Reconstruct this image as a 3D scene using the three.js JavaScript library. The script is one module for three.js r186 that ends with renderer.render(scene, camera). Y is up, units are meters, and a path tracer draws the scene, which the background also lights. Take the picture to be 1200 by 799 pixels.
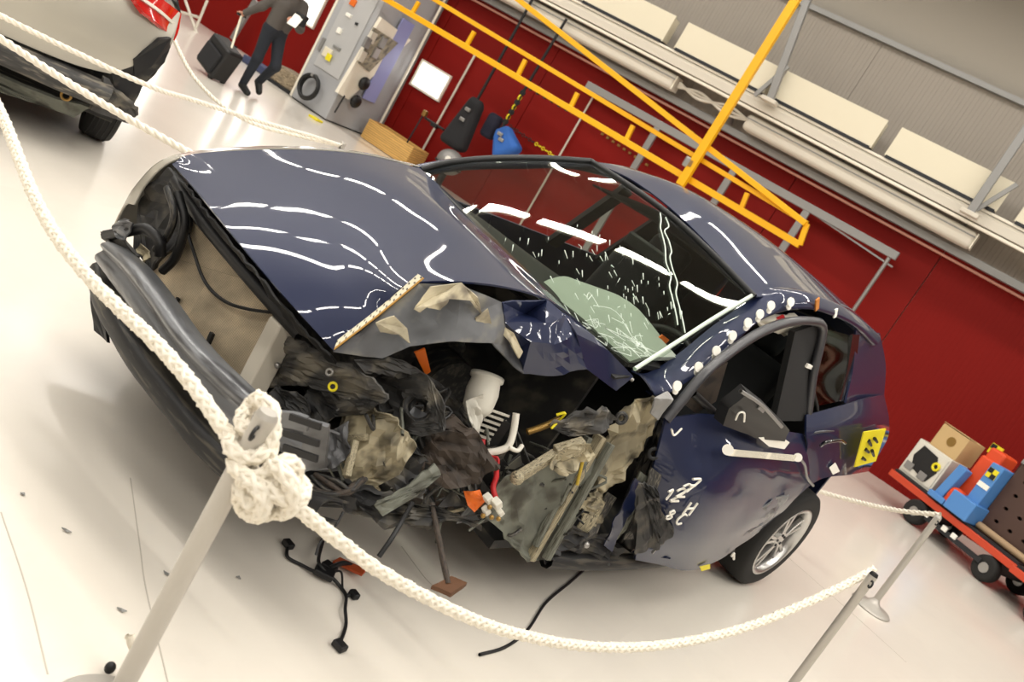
import * as THREE from 'three';
import { RoundedBoxGeometry } from 'three/addons/geometries/RoundedBoxGeometry.js';
import { mergeGeometries, mergeVertices, toCreasedNormals } from 'three/addons/utils/BufferGeometryUtils.js';
import { MarchingCubes } from 'three/addons/objects/MarchingCubes.js';
import { ImprovedNoise } from 'three/addons/math/ImprovedNoise.js';
import { RectAreaLightUniformsLib } from 'three/addons/lights/RectAreaLightUniformsLib.js';

// ---------- camera, light, exposure ----------
const scene = new THREE.Scene();
scene.background = new THREE.Color(0x0c0c0d);
const camera = new THREE.PerspectiveCamera(40.81, 1200 / 799, 0.05, 80);
camera.position.set(0, 1.6, 0);
camera.up.set(-0.50904, 0.83958, -0.18967);          // the photographer held the camera well off level
camera.lookAt(0, 1.6 - 0.22036, -0.97542);
camera.focus = 3.6; camera.userData.fStop = 4;
const renderer = new THREE.WebGLRenderer({ antialias: true });
renderer.toneMapping = THREE.LinearToneMapping;
renderer.toneMappingExposure = 1.18;
renderer.shadowMap.enabled = true;
RectAreaLightUniformsLib.init();
const LAMP = { color: new THREE.Color(1.0, 0.955, 0.88), radiance: 33, rows: [2.2, 5.8, 7.75, 8.9, 12, 15.2, 18.4], height: 5.6 };

// ---------- helpers ----------
const noise = new ImprovedNoise();
let seedN = 7;
const rnd = () => { seedN = (seedN * 16807) % 2147483647; return seedN / 2147483647; };
const used = {};
const numbered = (n) => { const k = used[n] = (used[n] ?? -1) + 1; return k ? n + '_' + String(k).padStart(3, '0') : n; };
const V = (a) => (a.isVector3 ? a.clone() : new THREE.Vector3(a[0], a[1], a[2]));
const fix = (g) => { g = g.index ? g.toNonIndexed() : g; for (const k of Object.keys(g.attributes)) if (!['position', 'normal', 'uv'].includes(k)) g.deleteAttribute(k); if (!g.attributes.normal) g.computeVertexNormals(); if (!g.attributes.uv) g.setAttribute('uv', new THREE.Float32BufferAttribute(new Float32Array(g.attributes.position.count * 2), 2)); return g; };
const merge = (gs) => (Array.isArray(gs) ? (gs.length === 1 ? gs[0] : mergeGeometries(gs.map(fix))) : gs);
function part(name, gs, m, parent, label) {
  const o = new THREE.Mesh(merge(gs), m); o.name = numbered(name); o.castShadow = o.receiveShadow = true;
  if (label) o.userData.label = label;
  parent.add(o); return o;
}
const info = (o, label, category, group) => { o.userData.label = label; o.userData.category = category; if (group) o.userData.group = group; return o; };
function thing(name, label, category, pos = [0, 0, 0], turn = 0, group) {
  const o = new THREE.Group(); o.name = numbered(name); o.position.set(...pos); o.rotation.y = turn; scene.add(o);
  return info(o, label, category, group);
}
function solo(name, gs, m, label, category, group) { return info(part(name, gs, m, scene), label, category, group); }
function struct(name, gs, m) { const o = new THREE.Mesh(merge(gs), m); o.name = name; used[name] ??= 0; o.userData.kind = 'structure'; o.castShadow = o.receiveShadow = true; scene.add(o); return o; }
function copyOf(src, label, pos, turn) {
  const c = src.clone(); const base = src.name.replace(/_\d{3}$/, ''); c.name = numbered(base); c.userData = { ...src.userData };
  c.traverse((k) => { if (k !== c) { k.name = numbered(k.name.replace(/_\d{3}$/, '')); k.userData = { ...k.userData }; } });
  if (label) c.userData.label = label; if (pos) c.position.set(...pos); if (turn !== undefined) c.rotation.y = turn;
  scene.add(c); return c;
}
const box = (w, h, d, x = 0, y = 0, z = 0, r = 0) => (r ? new RoundedBoxGeometry(w, h, d, 2, r) : new THREE.BoxGeometry(w, h, d)).translate(x, y, z);
const aim = (g, a, b) => { a = V(a); b = V(b); const d = b.clone().sub(a); g.applyQuaternion(new THREE.Quaternion().setFromUnitVectors(new THREE.Vector3(0, 1, 0), d.clone().normalize())); return g.translate((a.x + b.x) / 2, (a.y + b.y) / 2, (a.z + b.z) / 2); };
const len = (a, b) => V(a).distanceTo(V(b));
const cyl = (a, b, r1, r2 = r1, n = 14) => aim(new THREE.CylinderGeometry(r2, r1, len(a, b), n), a, b);
// a rectangular bar from a to b, w along 'side', h across
function bar(a, b, w, h, side = [0, 1, 0]) {
  a = V(a); b = V(b); const y = b.clone().sub(a).normalize(); let x = V(side).addScaledVector(y, -V(side).dot(y)).normalize(); const z = x.clone().cross(y);
  const g = new RoundedBoxGeometry(w, a.distanceTo(b), h, 1, Math.min(w, h) * 0.12);
  g.applyMatrix4(new THREE.Matrix4().makeBasis(x, y, z)); const m = a.add(b).multiplyScalar(0.5); return g.translate(m.x, m.y, m.z);
}
const curve = (p, closed = false, t = 0.5) => new THREE.CatmullRomCurve3(p.map(V), closed, 'catmullrom', t);
const tube = (p, r, n = 6, seg, closed = false) => new THREE.TubeGeometry(curve(p, closed), seg ?? Math.max(6, p.length * 6), r, n, closed);
const ball = (c, r, sx = 1, sy = 1, sz = 1) => new THREE.SphereGeometry(r, 18, 12).scale(sx, sy, sz).translate(...c);
// a bent sheet of real thickness through rows of control points
const cr = (a, b, c, d, t) => 0.5 * ((2 * b) + (-a + c) * t + (2 * a - 5 * b + 4 * c - d) * t * t + (-a + 3 * b - 3 * c + d) * t * t * t);
function spline(list, n) {
  const out = [], L = list.length;
  for (let i = 0; i < L - 1; i++) for (let k = 0; k < n || (i === L - 2 && k === n); k++) {
    const a = list[Math.max(0, i - 1)], b = list[i], c = list[i + 1], d = list[Math.min(L - 1, i + 2)], t = k / n;
    const a2 = i ? a : [2 * b[0] - c[0], 2 * b[1] - c[1], 2 * b[2] - c[2]], d2 = i < L - 2 ? d : [2 * c[0] - b[0], 2 * c[1] - b[1], 2 * c[2] - b[2]];
    out.push([0, 1, 2].map((j) => cr(a2[j], b[j], c[j], d2[j], t)));
  }
  return out;
}
function sheet(rows, { n = 6, m = 6, th = 0.004, amp = 0, freq = 4, flip = false, hole } = {}) {
  const R = rows.map((r) => spline(r, n)), W = R[0].length, G = [];
  for (let j = 0; j < W; j++) spline(R.map((r) => r[j]), m).forEach((p, i) => { (G[i] ??= [])[j] = V(p); });
  const H = G.length, N = G.map((r, i) => r.map((p, j) => { const du = G[i][Math.min(W - 1, j + 1)].clone().sub(G[i][Math.max(0, j - 1)]), dv = G[Math.min(H - 1, i + 1)][j].clone().sub(G[Math.max(0, i - 1)][j]); const q = du.cross(dv).normalize(); return flip ? q.negate() : q; }));
  const pos = [], uv = [], idx = [];
  const put = (s) => G.forEach((r, i) => r.forEach((p, j) => { const q = p.clone().addScaledVector(N[i][j], s + (amp ? amp * noise.noise(p.x * freq + 3.1, p.y * freq, p.z * freq) : 0)); pos.push(q.x, q.y, q.z); uv.push(j / (W - 1), i / (H - 1)); }));
  put(th / 2); put(-th / 2);
  const id = (i, j, k) => k * W * H + i * W + j, quad = (a, b, c, d) => (flip ? idx.push(a, c, b, a, d, c) : idx.push(a, b, c, a, c, d));
  for (let i = 0; i < H - 1; i++) for (let j = 0; j < W - 1; j++) {
    if (hole && hole(j / (W - 1), i / (H - 1))) continue;
    quad(id(i, j, 0), id(i, j + 1, 0), id(i + 1, j + 1, 0), id(i + 1, j, 0)); quad(id(i, j, 1), id(i + 1, j, 1), id(i + 1, j + 1, 1), id(i, j + 1, 1));
  }
  const rim = []; for (let j = 0; j < W; j++) rim.push([0, j]); for (let i = 1; i < H; i++) rim.push([i, W - 1]); for (let j = W - 2; j >= 0; j--) rim.push([H - 1, j]); for (let i = H - 2; i >= 0; i--) rim.push([i, 0]);
  for (let k = 0; k < rim.length - 1; k++) { const [a, b] = rim[k], [c, d] = rim[k + 1]; quad(id(a, b, 0), id(a, b, 1), id(c, d, 1), id(c, d, 0)); }
  const g = new THREE.BufferGeometry(); g.setAttribute('position', new THREE.Float32BufferAttribute(pos, 3)); g.setAttribute('uv', new THREE.Float32BufferAttribute(uv, 2)); g.setIndex(idx);
  return toCreasedNormals(g, 0.7);
}
// a sharp-edged crumpled panel from vertices and triangles, of real thickness
function facets(vs, ts, { th = 0.004, sub = 0, amp = 0, freq = 9, crease = 0.35, ridge = false } = {}) {
  let P = vs.map(V), T = ts.map((t) => [...t]);
  for (let s = 0; s < sub; s++) {
    const mid = {}, N = []; const mk = (a, b) => { const k = Math.min(a, b) + '_' + Math.max(a, b); if (mid[k] === undefined) { mid[k] = P.length; P.push(P[a].clone().add(P[b]).multiplyScalar(0.5)); } return mid[k]; };
    for (const [a, b, c] of T) { const d = mk(a, b), e = mk(b, c), f = mk(c, a); N.push([a, d, f], [d, b, e], [f, e, c], [d, e, f]); }
    T = N;
  }
  const nor = P.map(() => new THREE.Vector3());
  for (const [a, b, c] of T) { const q = P[b].clone().sub(P[a]).cross(P[c].clone().sub(P[a])); nor[a].add(q); nor[b].add(q); nor[c].add(q); }
  nor.forEach((q) => q.normalize());
  if (amp) P = P.map((p, i) => p.clone().addScaledVector(nor[i], amp * (ridge ? 0.9 - 2.4 * Math.abs(noise.noise(p.x * freq + 1.7, p.y * freq + 0.3, p.z * freq)) - 1.2 * Math.abs(noise.noise(p.x * freq * 2.3, p.y * freq * 2.3 + 5, p.z * freq * 2.3)) : noise.noise(p.x * freq + 1.7, p.y * freq + 0.3, p.z * freq) + 0.5 * noise.noise(p.x * freq * 2.3, p.y * freq * 2.3 + 5, p.z * freq * 2.3))));
  const L = P.length, pos = [], idx = [], edge = {};
  for (const s of [th / 2, -th / 2]) P.forEach((p, i) => { const q = p.clone().addScaledVector(nor[i], s); pos.push(q.x, q.y, q.z); });
  for (const [a, b, c] of T) { idx.push(a, b, c, a + L, c + L, b + L); for (const [x, y] of [[a, b], [b, c], [c, a]]) { const k = y + '_' + x; if (edge[k]) delete edge[k]; else edge[x + '_' + y] = [x, y]; } }
  for (const k in edge) { const [a, b] = edge[k]; idx.push(a, a + L, b + L, a, b + L, b); }
  const g = new THREE.BufferGeometry(); g.setAttribute('position', new THREE.Float32BufferAttribute(pos, 3)); g.setIndex(idx);
  const uv = new Float32Array(pos.length / 3 * 2); for (let i = 0; i < pos.length / 3; i++) { uv[2 * i] = pos[3 * i] + pos[3 * i + 2] * 0.7; uv[2 * i + 1] = pos[3 * i + 1] + pos[3 * i + 2] * 0.4; }
  g.setAttribute('uv', new THREE.BufferAttribute(uv, 2));
  return toCreasedNormals(g, crease);
}
// a plate with a free outline; holes are lists of points too
function plate(pts, th = 0.005, { sub = 2, amp = 0.008, freq = 9, holes = [], crease = 0.35, ridge = false } = {}) {
  const all = [pts, ...holes], flat = all.flat().map(V), n = new THREE.Vector3();
  for (let i = 0; i < pts.length; i++) { const a = V(pts[i]), b = V(pts[(i + 1) % pts.length]); n.x += (a.y - b.y) * (a.z + b.z); n.y += (a.z - b.z) * (a.x + b.x); n.z += (a.x - b.x) * (a.y + b.y); }
  n.normalize(); const x = new THREE.Vector3(Math.abs(n.y) < 0.9 ? 0 : 1, Math.abs(n.y) < 0.9 ? 1 : 0, 0).cross(n).normalize(), y = n.clone().cross(x), to2 = (p) => new THREE.Vector2(V(p).dot(x), V(p).dot(y));
  let c2 = pts.map(to2); const rev = THREE.ShapeUtils.area(c2) < 0;
  const t = THREE.ShapeUtils.triangulateShape(c2, holes.map((h) => h.map(to2)));
  const out = t.map(([a, b, c]) => { const A = to2(flat[a]), B = to2(flat[b]), C = to2(flat[c]); return (B.x - A.x) * (C.y - A.y) - (B.y - A.y) * (C.x - A.x) > 0 ? [a, b, c] : [a, c, b]; });
  return facets(flat, out, { th, sub, amp, freq, crease, ridge });
}
const ring = (c, nrm, R, r, n = 24) => { const g = new THREE.TorusGeometry(R, r, 8, n); g.applyQuaternion(new THREE.Quaternion().setFromUnitVectors(new THREE.Vector3(0, 0, 1), V(nrm).normalize())); return g.translate(...c); };

// ---------- procedural textures ----------
function tex(w, h, f, color = true, rep) {
  const d = new Uint8Array(w * h * 4);
  for (let j = 0; j < h; j++) for (let i = 0; i < w; i++) { const c = f(i / w, j / h, i, j); const k = (j * w + i) * 4; if (typeof c === 'number') d[k] = d[k + 1] = d[k + 2] = c; else { d[k] = c[0]; d[k + 1] = c[1]; d[k + 2] = c[2]; } d[k + 3] = 255; }
  const t = new THREE.DataTexture(d, w, h); t.wrapS = t.wrapT = THREE.RepeatWrapping; t.magFilter = THREE.LinearFilter; t.minFilter = THREE.LinearMipmapLinearFilter; t.generateMipmaps = true;
  if (color) t.colorSpace = THREE.SRGBColorSpace; if (rep) t.repeat.set(...rep); t.needsUpdate = true; return t;
}
const fbm = (x, y, o = 4, s = 0) => { let a = 0, w = 0.5; for (let i = 0; i < o; i++) { a += w * noise.noise(x, y, s + i * 7.3); x *= 2.03; y *= 2.03; w *= 0.5; } return a; };
const clamp = (x) => Math.max(0, Math.min(255, x));
const tint = (r, g, b, k) => [clamp(r * k), clamp(g * k), clamp(b * k)];
function canvasTex(w, h, draw) { const c = document.createElement('canvas'); c.width = w; c.height = h; const g = c.getContext('2d'); draw(g, w, h); const t = new THREE.CanvasTexture(c); t.colorSpace = THREE.SRGBColorSpace; t.anisotropy = 4; return t; }
const grimeMap = (r, g, b, f, dirt, s = 0) => tex(256, 256, (u, v) => { const a = fbm(u * f, v * f, 5, s), q = fbm(u * f * 3 + 9, v * f * 3, 4, s + 3); const k = 1 + a * 0.55, m = Math.max(0, Math.min(1, (q + a * 0.6) * 3.2)); return [0, 1, 2].map((i) => clamp([r, g, b][i] * k * (1 - m) + dirt[i] * m)); });

const std = (o) => new THREE.MeshStandardMaterial(o), phy = (o) => new THREE.MeshPhysicalMaterial(o);
const M = {
  floor: phy({ color: 0xffffff, map: tex(512, 512, (u, v) => { const k = 1 + 0.035 * fbm(u * 5, v * 5, 5) + 0.05 * Math.min(0, fbm(u * 22, v * 22, 3, 4) + 0.22); return tint(229, 222, 211, k); }), roughness: 0.3, roughnessMap: null, clearcoat: 0.5, clearcoatRoughness: 0.16 }),
  joint: std({ color: 0xb9b2a6, roughness: 0.8 }),
  redPanel: phy({ color: 0x780c05, roughness: 0.6, specularIntensity: 0.35, bumpMap: tex(64, 8, (u) => (u % 0.125 < 0.025 ? 40 : 200), false), bumpScale: 0.004 }),
  redFlat: phy({ color: 0x780c05, roughness: 0.6, specularIntensity: 0.35 }),
  pale: std({ color: 0x9a9288, roughness: 0.65, bumpMap: tex(64, 8, (u) => (u % 0.25 < 0.1 ? 60 : 200), false), bumpScale: 0.01 }),
  ceil: std({ color: 0x57544f, roughness: 0.9 }),
  paleSmooth: std({ color: 0xa29b90, roughness: 0.75 }),
  white: std({ color: 0xe9e2d2, roughness: 0.6 }),
  cream: std({ color: 0xdcd4be, roughness: 0.7 }),
  duct: std({ color: 0xcfc8ba, roughness: 0.55 }),
  greyMetal: std({ color: 0x8d8c8a, roughness: 0.42, metalness: 0.35 }),
  steel: std({ color: 0xa9a7a4, roughness: 0.34, metalness: 0.8 }),
  darkSteel: std({ color: 0x2f3033, roughness: 0.5, metalness: 0.5 }),
  yellow: std({ color: 0xf0b000, roughness: 0.42 }),
  paint: phy({ color: new THREE.Color(0.0095, 0.0155, 0.052), roughness: 0.42, metalness: 0.1, clearcoat: 0.72, clearcoatRoughness: 0.025, specularIntensity: 0.6 }),
  paintDull: phy({ color: new THREE.Color(0.03, 0.03, 0.036), roughness: 0.5, clearcoat: 0.6, clearcoatRoughness: 0.3 }),
  primer: std({ map: grimeMap(86, 87, 90, 3, [128, 124, 112], 2), roughness: 0.55, metalness: 0.1 }),
  filler: std({ map: grimeMap(186, 176, 150, 5, [120, 112, 98], 4), roughness: 0.85 }),
  wreck: std({ map: grimeMap(66, 65, 64, 4, [126, 120, 108], 5), roughness: 0.6, metalness: 0.25 }),
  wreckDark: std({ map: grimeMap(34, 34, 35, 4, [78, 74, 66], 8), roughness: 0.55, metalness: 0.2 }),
  wreckBrown: std({ map: grimeMap(70, 60, 52, 5, [36, 32, 30], 3), roughness: 0.7, metalness: 0.2 }),
  bareMetal: std({ map: grimeMap(168, 158, 132, 4, [84, 78, 64], 6), roughness: 0.6, metalness: 0.25 }),
  bareGreen: std({ map: grimeMap(112, 114, 104, 3, [70, 68, 60], 9), roughness: 0.65, metalness: 0.2 }),
  beamMetal: std({ map: grimeMap(112, 114, 117, 2, [70, 70, 72], 11), roughness: 0.32, metalness: 0.3 }),
  blackPlastic: std({ color: 0x0e0e10, roughness: 0.5 }),
  blackGloss: phy({ color: 0x08080a, roughness: 0.25, clearcoat: 0.8, clearcoatRoughness: 0.1 }),
  rubber: std({ color: 0x1d1c1b, roughness: 0.85 }),
  whitePlastic: std({ color: 0xd8d4c8, roughness: 0.5 }),
  orange: std({ color: 0xe06a12, roughness: 0.5 }),
  redWire: std({ color: 0xb3161c, roughness: 0.5 }),
  yellowPlastic: std({ color: 0xe5d51c, roughness: 0.5 }),
  brass: std({ color: 0x9b7b43, roughness: 0.4, metalness: 0.7 }),
  alloy: std({ color: 0xc9c8c6, roughness: 0.28, metalness: 0.85 }),
  glass: phy({ color: 0xf4f8f3, roughness: 0.02, transmission: 1, thickness: 0, ior: 1.52 }),
  crack: phy({ color: 0xdfeadf, roughness: 0.5, transmission: 0.25, thickness: 0 }),
  sideGlass: phy({ color: 0x9aa79f, roughness: 0.02, transmission: 1, thickness: 0, ior: 1.52 }),
  dash: std({ color: 0x8d978a, roughness: 0.75 }),
  interior: std({ color: 0x141314, roughness: 0.8 }),
  seat: std({ color: 0x1c1c1f, roughness: 0.9 }),
  cloth: std({ color: 0xd9d3c4, roughness: 0.95 }),
  tapeStrip: std({ map: canvasTex(512, 32, (g, w, h) => { g.fillStyle = '#e4dcc4'; g.fillRect(0, 0, w, h); g.fillStyle = '#3a3630'; for (let i = 0; i < 26; i++) g.fillRect(i * 20 + (i % 3) * 2, (i % 2) * 14 + 3, 9, 7); g.fillStyle = '#b3863e'; g.fillRect(0, 25, w, 7); }), roughness: 0.7 }),
  scaleStrip: std({ map: canvasTex(256, 32, (g, w, h) => { g.fillStyle = '#e9e3d2'; g.fillRect(0, 0, w, h); g.fillStyle = '#4a453c'; for (let i = 0; i < 16; i++) g.fillRect(i * 16 + 2, (i % 2) * 16, 8, 14); }), roughness: 0.7 }),
  chalk: std({ color: 0xf2efe6, roughness: 0.9 }),
  tapeOrange: std({ color: 0xc8803a, roughness: 0.7 }),
  ropeWhite: std({ color: 0xece5d6, roughness: 0.9 }),
  postGrey: std({ color: 0xb9b4ac, roughness: 0.4, metalness: 0.35 }),
  silver: phy({ color: 0xb7b2a6, roughness: 0.4, metalness: 0.35, clearcoat: 1, clearcoatRoughness: 0.08 }),
  tail: phy({ color: 0xc01810, roughness: 0.15, clearcoat: 1 }),
};

// ---------- the setting ----------
const WA = 0.42918, WALL0 = [4.406, 0, -10.889];                     // the back wall: a point at its foot and its bearing
const W = (s, y, d) => [WALL0[0] + s * Math.cos(WA) - d * Math.sin(WA), y, WALL0[2] + s * Math.sin(WA) + d * Math.cos(WA)];
const wallGeo = (g) => g.rotateY(-WA).translate(...WALL0);           // geometry given as along / up / out of the back wall
const wthing = (name, label, category, s, y, d, turn = 0, group) => thing(name, label, category, W(s, y, d), turn - WA, group);
const uvWorld = (g, k) => { const p = g.attributes.position, u = g.attributes.uv; for (let i = 0; i < p.count; i++) u.setXY(i, (p.getX(i)) * k, (p.getZ(i)) * k); return g; };
const S0 = -26, S1 = 13, D1 = 21, HH = 6.4;
const floor = struct('floor', wallGeo(uvWorld(new THREE.BoxGeometry(S1 - S0, 0.3, D1 + 0.4, 8, 1, 8).translate((S0 + S1) / 2, -0.15, D1 / 2), 0.28)), M.floor);
const ceiling = struct('ceiling', wallGeo(box(S1 - S0, 0.25, D1 + 0.4, (S0 + S1) / 2, HH + 0.125, D1 / 2)), M.ceil);
const wallBack = struct('wall_back', wallGeo(box(S1 - S0, HH, 0.3, (S0 + S1) / 2, HH / 2, -0.15)), M.paleSmooth);
struct('wall_left', wallGeo(box(0.3, HH, D1, S0 - 0.15, HH / 2, D1 / 2)), M.paleSmooth);
struct('wall_right', wallGeo(box(0.3, HH, D1, S1 + 0.15, HH / 2, D1 / 2)), M.paleSmooth);
struct('wall_front', wallGeo(box(S1 - S0, HH, 0.3, (S0 + S1) / 2, HH / 2, D1 + 0.15)), M.paleSmooth);
{ // red cassettes of the lower back wall, pale ribbed sheet above
  for (let s = S0; s < S1 - 0.1; s += 1.95) {
    const w = Math.min(1.94, S1 - s), g = box(w, 2.66, 0.05, s + w / 2, 1.33, 0.025), u = g.attributes.uv; for (let i = 0; i < u.count; i++) u.setXY(i, u.getX(i) * w * 2.2, u.getY(i));
    part('panel', wallGeo(g), s > -1.2 ? M.redPanel : M.redFlat, wallBack);
  }
  for (let s = S0; s < S1 - 0.1; s += 3.9) {
    const w = Math.min(3.895, S1 - s), g = box(w, 1.72, 0.04, s + w / 2, 3.55, 0.02), u = g.attributes.uv; for (let i = 0; i < u.count; i++) u.setXY(i, u.getX(i) * w * 2.5, u.getY(i));
    part('sheet', wallGeo(g), M.pale, wallBack);
  }
}
struct('trim_1', wallGeo(box(S1 - S0, 0.06, 0.12, (S0 + S1) / 2, 4.42, 0.06)), M.greyMetal);
// ---------- ceiling lamps in long rows ----------
{
  const glow = std({ color: 0xf4efe4, emissive: LAMP.color, emissiveIntensity: 3, roughness: 0.5 });
  let proto;
  for (const d of LAMP.rows) for (let s = -15.4; s < 8.5; s += 1.36) {
    let o;
    if (!proto) {
      o = proto = wthing('ceiling_lamp', 'white batten lamp among the long rows hung below the hall ceiling', 'lamp', s, LAMP.height, d, 0, 'batten lamps hung in rows below the ceiling');
      part('housing', box(1.12, 0.07, 0.2, 0, 0.035, 0, 0.012), M.white, o);
      part('diffuser', box(1.09, 0.02, 0.16, 0, -0.01, 0), glow, o);
      part('rod', cyl([-0.4, 0.07, 0], [-0.4, HH - LAMP.height, 0], 0.008), M.steel, o); part('rod', cyl([0.4, 0.07, 0], [0.4, HH - LAMP.height, 0], 0.008), M.steel, o);
    } else o = copyOf(proto, null, W(s, LAMP.height, d));
    const l = new THREE.RectAreaLight(LAMP.color, LAMP.radiance, 1.09, 0.16); l.name = numbered('lamp_light');
    l.position.set(...W(s, LAMP.height - 0.03, d)); l.rotation.set(-Math.PI / 2, 0, 0); l.rotation.order = 'YXZ'; l.rotation.y = -WA; scene.add(l);
  }
}

// ---------- the crashed car ----------
const car = new THREE.Group(); car.name = numbered('crashed_car'); scene.add(car);
info(car, 'dark blue hatchback with wrecked front corner, buckled bonnet and bare radiator', 'car');
car.applyMatrix4(new THREE.Matrix4().makeBasis(new THREE.Vector3(-0.608207, 0, 0.793778), new THREE.Vector3(0.034389, 0.999061, 0.026349), new THREE.Vector3(-0.793033, 0.043323, -0.607636)).setPosition(1.10465, 0.03769, -5.3315));
const cp = (name, gs, m, label, parent = car) => part(name, gs, m, parent, label);

{ // bonnet, buckled upwards; x forward, y up, z to the car's right
  const rows = [
    [[3.259,0.764,0.6], [3.31,0.795,0.32], [3.34,0.808,0.02], [3.29,0.779,-0.26], [3.201,0.739,-0.5]],
    [[3.185,0.822,0.62], [3.12,0.884,0.33], [3.14,0.897,0.02], [3.13,0.884,-0.25], [3.124,0.868,-0.5]],
    [[2.87,0.945,0.64], [2.86,0.985,0.34], [2.87,1.002,0.03], [2.93,0.999,-0.24], [3.023,1.004,-0.48]],
    [[2.529,1.041,0.66], [2.53,1.068,0.36], [2.53,1.085,0.04], [2.56,1.09,-0.27], [2.565,1.102,-0.56]],
    [[2.183,1.085,0.68], [2.22,1.086,0.36], [2.23,1.068,0.03], [2.22,1.045,-0.3], [2.095,0.982,-0.69]],
  ];
  cp('hood', sheet(rows, { n: 9, m: 9, th: 0.006, amp: 0.0006, freq: 3 }), M.paint);
  // torn strengthening lip under the leading edge
  const e = [[3.255,0.751,0.58], [3.31,0.777,0.179], [3.32,0.777,-0.144], [3.25,0.736,-0.318], [3.182,0.714,-0.48]];
  cp('hood_inner_edge', sheet([e, e.map(([x, y, z], i) => [x - 0.05, y - 0.035 - 0.008 * (i % 2), z])], { n: 10, m: 3, th: 0.006, amp: 0.012, freq: 26 }), M.blackPlastic);
  const t0 = [[3.203,0.733,-0.5], [3.122,0.865,-0.5], [3.024,1.01,-0.485]], t1 = [[3.186,0.752,-0.475], [3.109,0.881,-0.475], [3.034,1.01,-0.465]];
  cp('reference_tape', sheet([t0, t1].map((r) => r.map(([x, y, z]) => [x + 0.01, y + 0.016, z - 0.012])), { n: 8, m: 2, th: 0.003 }), M.tapeStrip, 'cream strip of marked tape along the bent bonnet edge');
}
{ // front wing folded down over the engine bay
  const v = [[3.202,0.736,-0.5], [3.125,0.865,-0.505], [3.034,1.004,-0.49], [2.931,1.055,-0.54], [2.763,1.052,-0.57], [2.736,1.001,-0.6],
    [3.109,0.792,-0.59], [3.049,0.852,-0.6], [2.935,0.912,-0.63], [2.787,0.941,-0.64], [2.577,0.867,-0.65], [2.608,0.928,-0.6], [3.077,0.885,-0.56], [2.917,0.968,-0.58]];
  const t = [[0, 12, 1], [0, 6, 12], [6, 7, 12], [1, 12, 2], [12, 13, 2], [2, 13, 3], [12, 7, 13], [7, 8, 13], [13, 8, 9], [3, 13, 4], [13, 9, 4], [4, 9, 5], [5, 9, 11], [11, 9, 10]];
  const wing = cp('wing_panel', facets(v, t, { sub: 3, amp: 0.012, freq: 11, th: 0.005 }), M.primer, 'grey bare wing panel with torn cream filler');
  const w = [[2.736,1.001,-0.6], [2.565,1.102,-0.56], [2.592,1.052,-0.63], [2.608,0.928,-0.6], [2.577,0.867,-0.65], [2.452,0.898,-0.68], [2.328,0.954,-0.68], [2.453,1.054,-0.66], [2.478,1.077,-0.6], [2.635,0.984,-0.65], [2.543,1.002,-0.67], [2.763,1.052,-0.57], [2.589,1.027,-0.54]];
  const u = [[11, 12, 1], [11, 0, 12], [0, 2, 12], [12, 2, 1], [0, 9, 2], [0, 3, 9], [3, 4, 9], [9, 4, 5], [9, 5, 10], [9, 10, 2], [10, 5, 6], [10, 6, 7], [10, 7, 8], [2, 10, 8], [2, 8, 1]];
  cp('wing_crumple', facets(w, u, { sub: 2, amp: 0.012, freq: 13, th: 0.005, crease: 0.3 }), M.paint, 'glossy blue sheet crumpled into sharp folds');
  const r = [[2.565,1.102,-0.56], [2.478,1.077,-0.6], [2.453,1.054,-0.66], [2.328,0.954,-0.68], [2.102,0.904,-0.7], [2.059,0.976,-0.7], [2.241,1.031,-0.66], [2.403,1.072,-0.6]];
  cp('wing_rear', facets(r, [[0, 1, 7], [1, 2, 7], [2, 6, 7], [2, 3, 6], [3, 4, 6], [4, 5, 6]].map(([a, b, c]) => [a, c, b].reverse()), { sub: 2, amp: 0.006, freq: 10, th: 0.005 }), M.paint);
  const patch = (p, n) => cp('torn_filler', plate(p, 0.006, { sub: 3, amp: 0.006, freq: 20 }), M.filler, undefined);
  patch([[3.071,0.951,-0.56], [3.048,1.026,-0.55], [2.965,1.071,-0.565], [2.89,1.051,-0.585], [2.825,0.995,-0.59], [2.914,1.036,-0.59], [3.004,1.021,-0.59], [3.007,0.982,-0.585], [3.062,0.978,-0.59], [3.064,0.954,-0.58]]);
  patch([[2.856,0.988,-0.59], [2.838,1.029,-0.6], [2.798,0.989,-0.61], [2.801,0.953,-0.61], [2.83,0.95,-0.6]]);
  patch([[3.175,0.882,-0.56], [3.136,0.92,-0.57], [3.09,0.902,-0.59], [3.067,0.867,-0.61], [3.11,0.881,-0.6], [3.151,0.864,-0.57]]);
  patch([[2.731,0.99,-0.6], [2.694,0.985,-0.62], [2.643,0.943,-0.65], [2.653,0.922,-0.66], [2.707,0.957,-0.64], [2.732,0.97,-0.61]]);
}
{ // right front wing: only its bright outer edge shows beyond the bonnet
  const a = [[3.284,0.559,0.66], [3.268,0.642,0.68], [3.224,0.746,0.68], [3.108,0.827,0.68], [2.832,0.937,0.7], [2.485,1.035,0.72], [2.154,1.087,0.72]];
  cp('front_wing', sheet([a, a.map(([x, y, z]) => [x - 0.02, y - 0.06, z + 0.1]), a.map(([x, y, z], i) => [x - 0.05, Math.max(0.3, y - 0.38), z + 0.15])], { n: 5, m: 4, th: 0.005 }), M.silver, 'bare metal edge of the far front wing');
}
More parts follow.
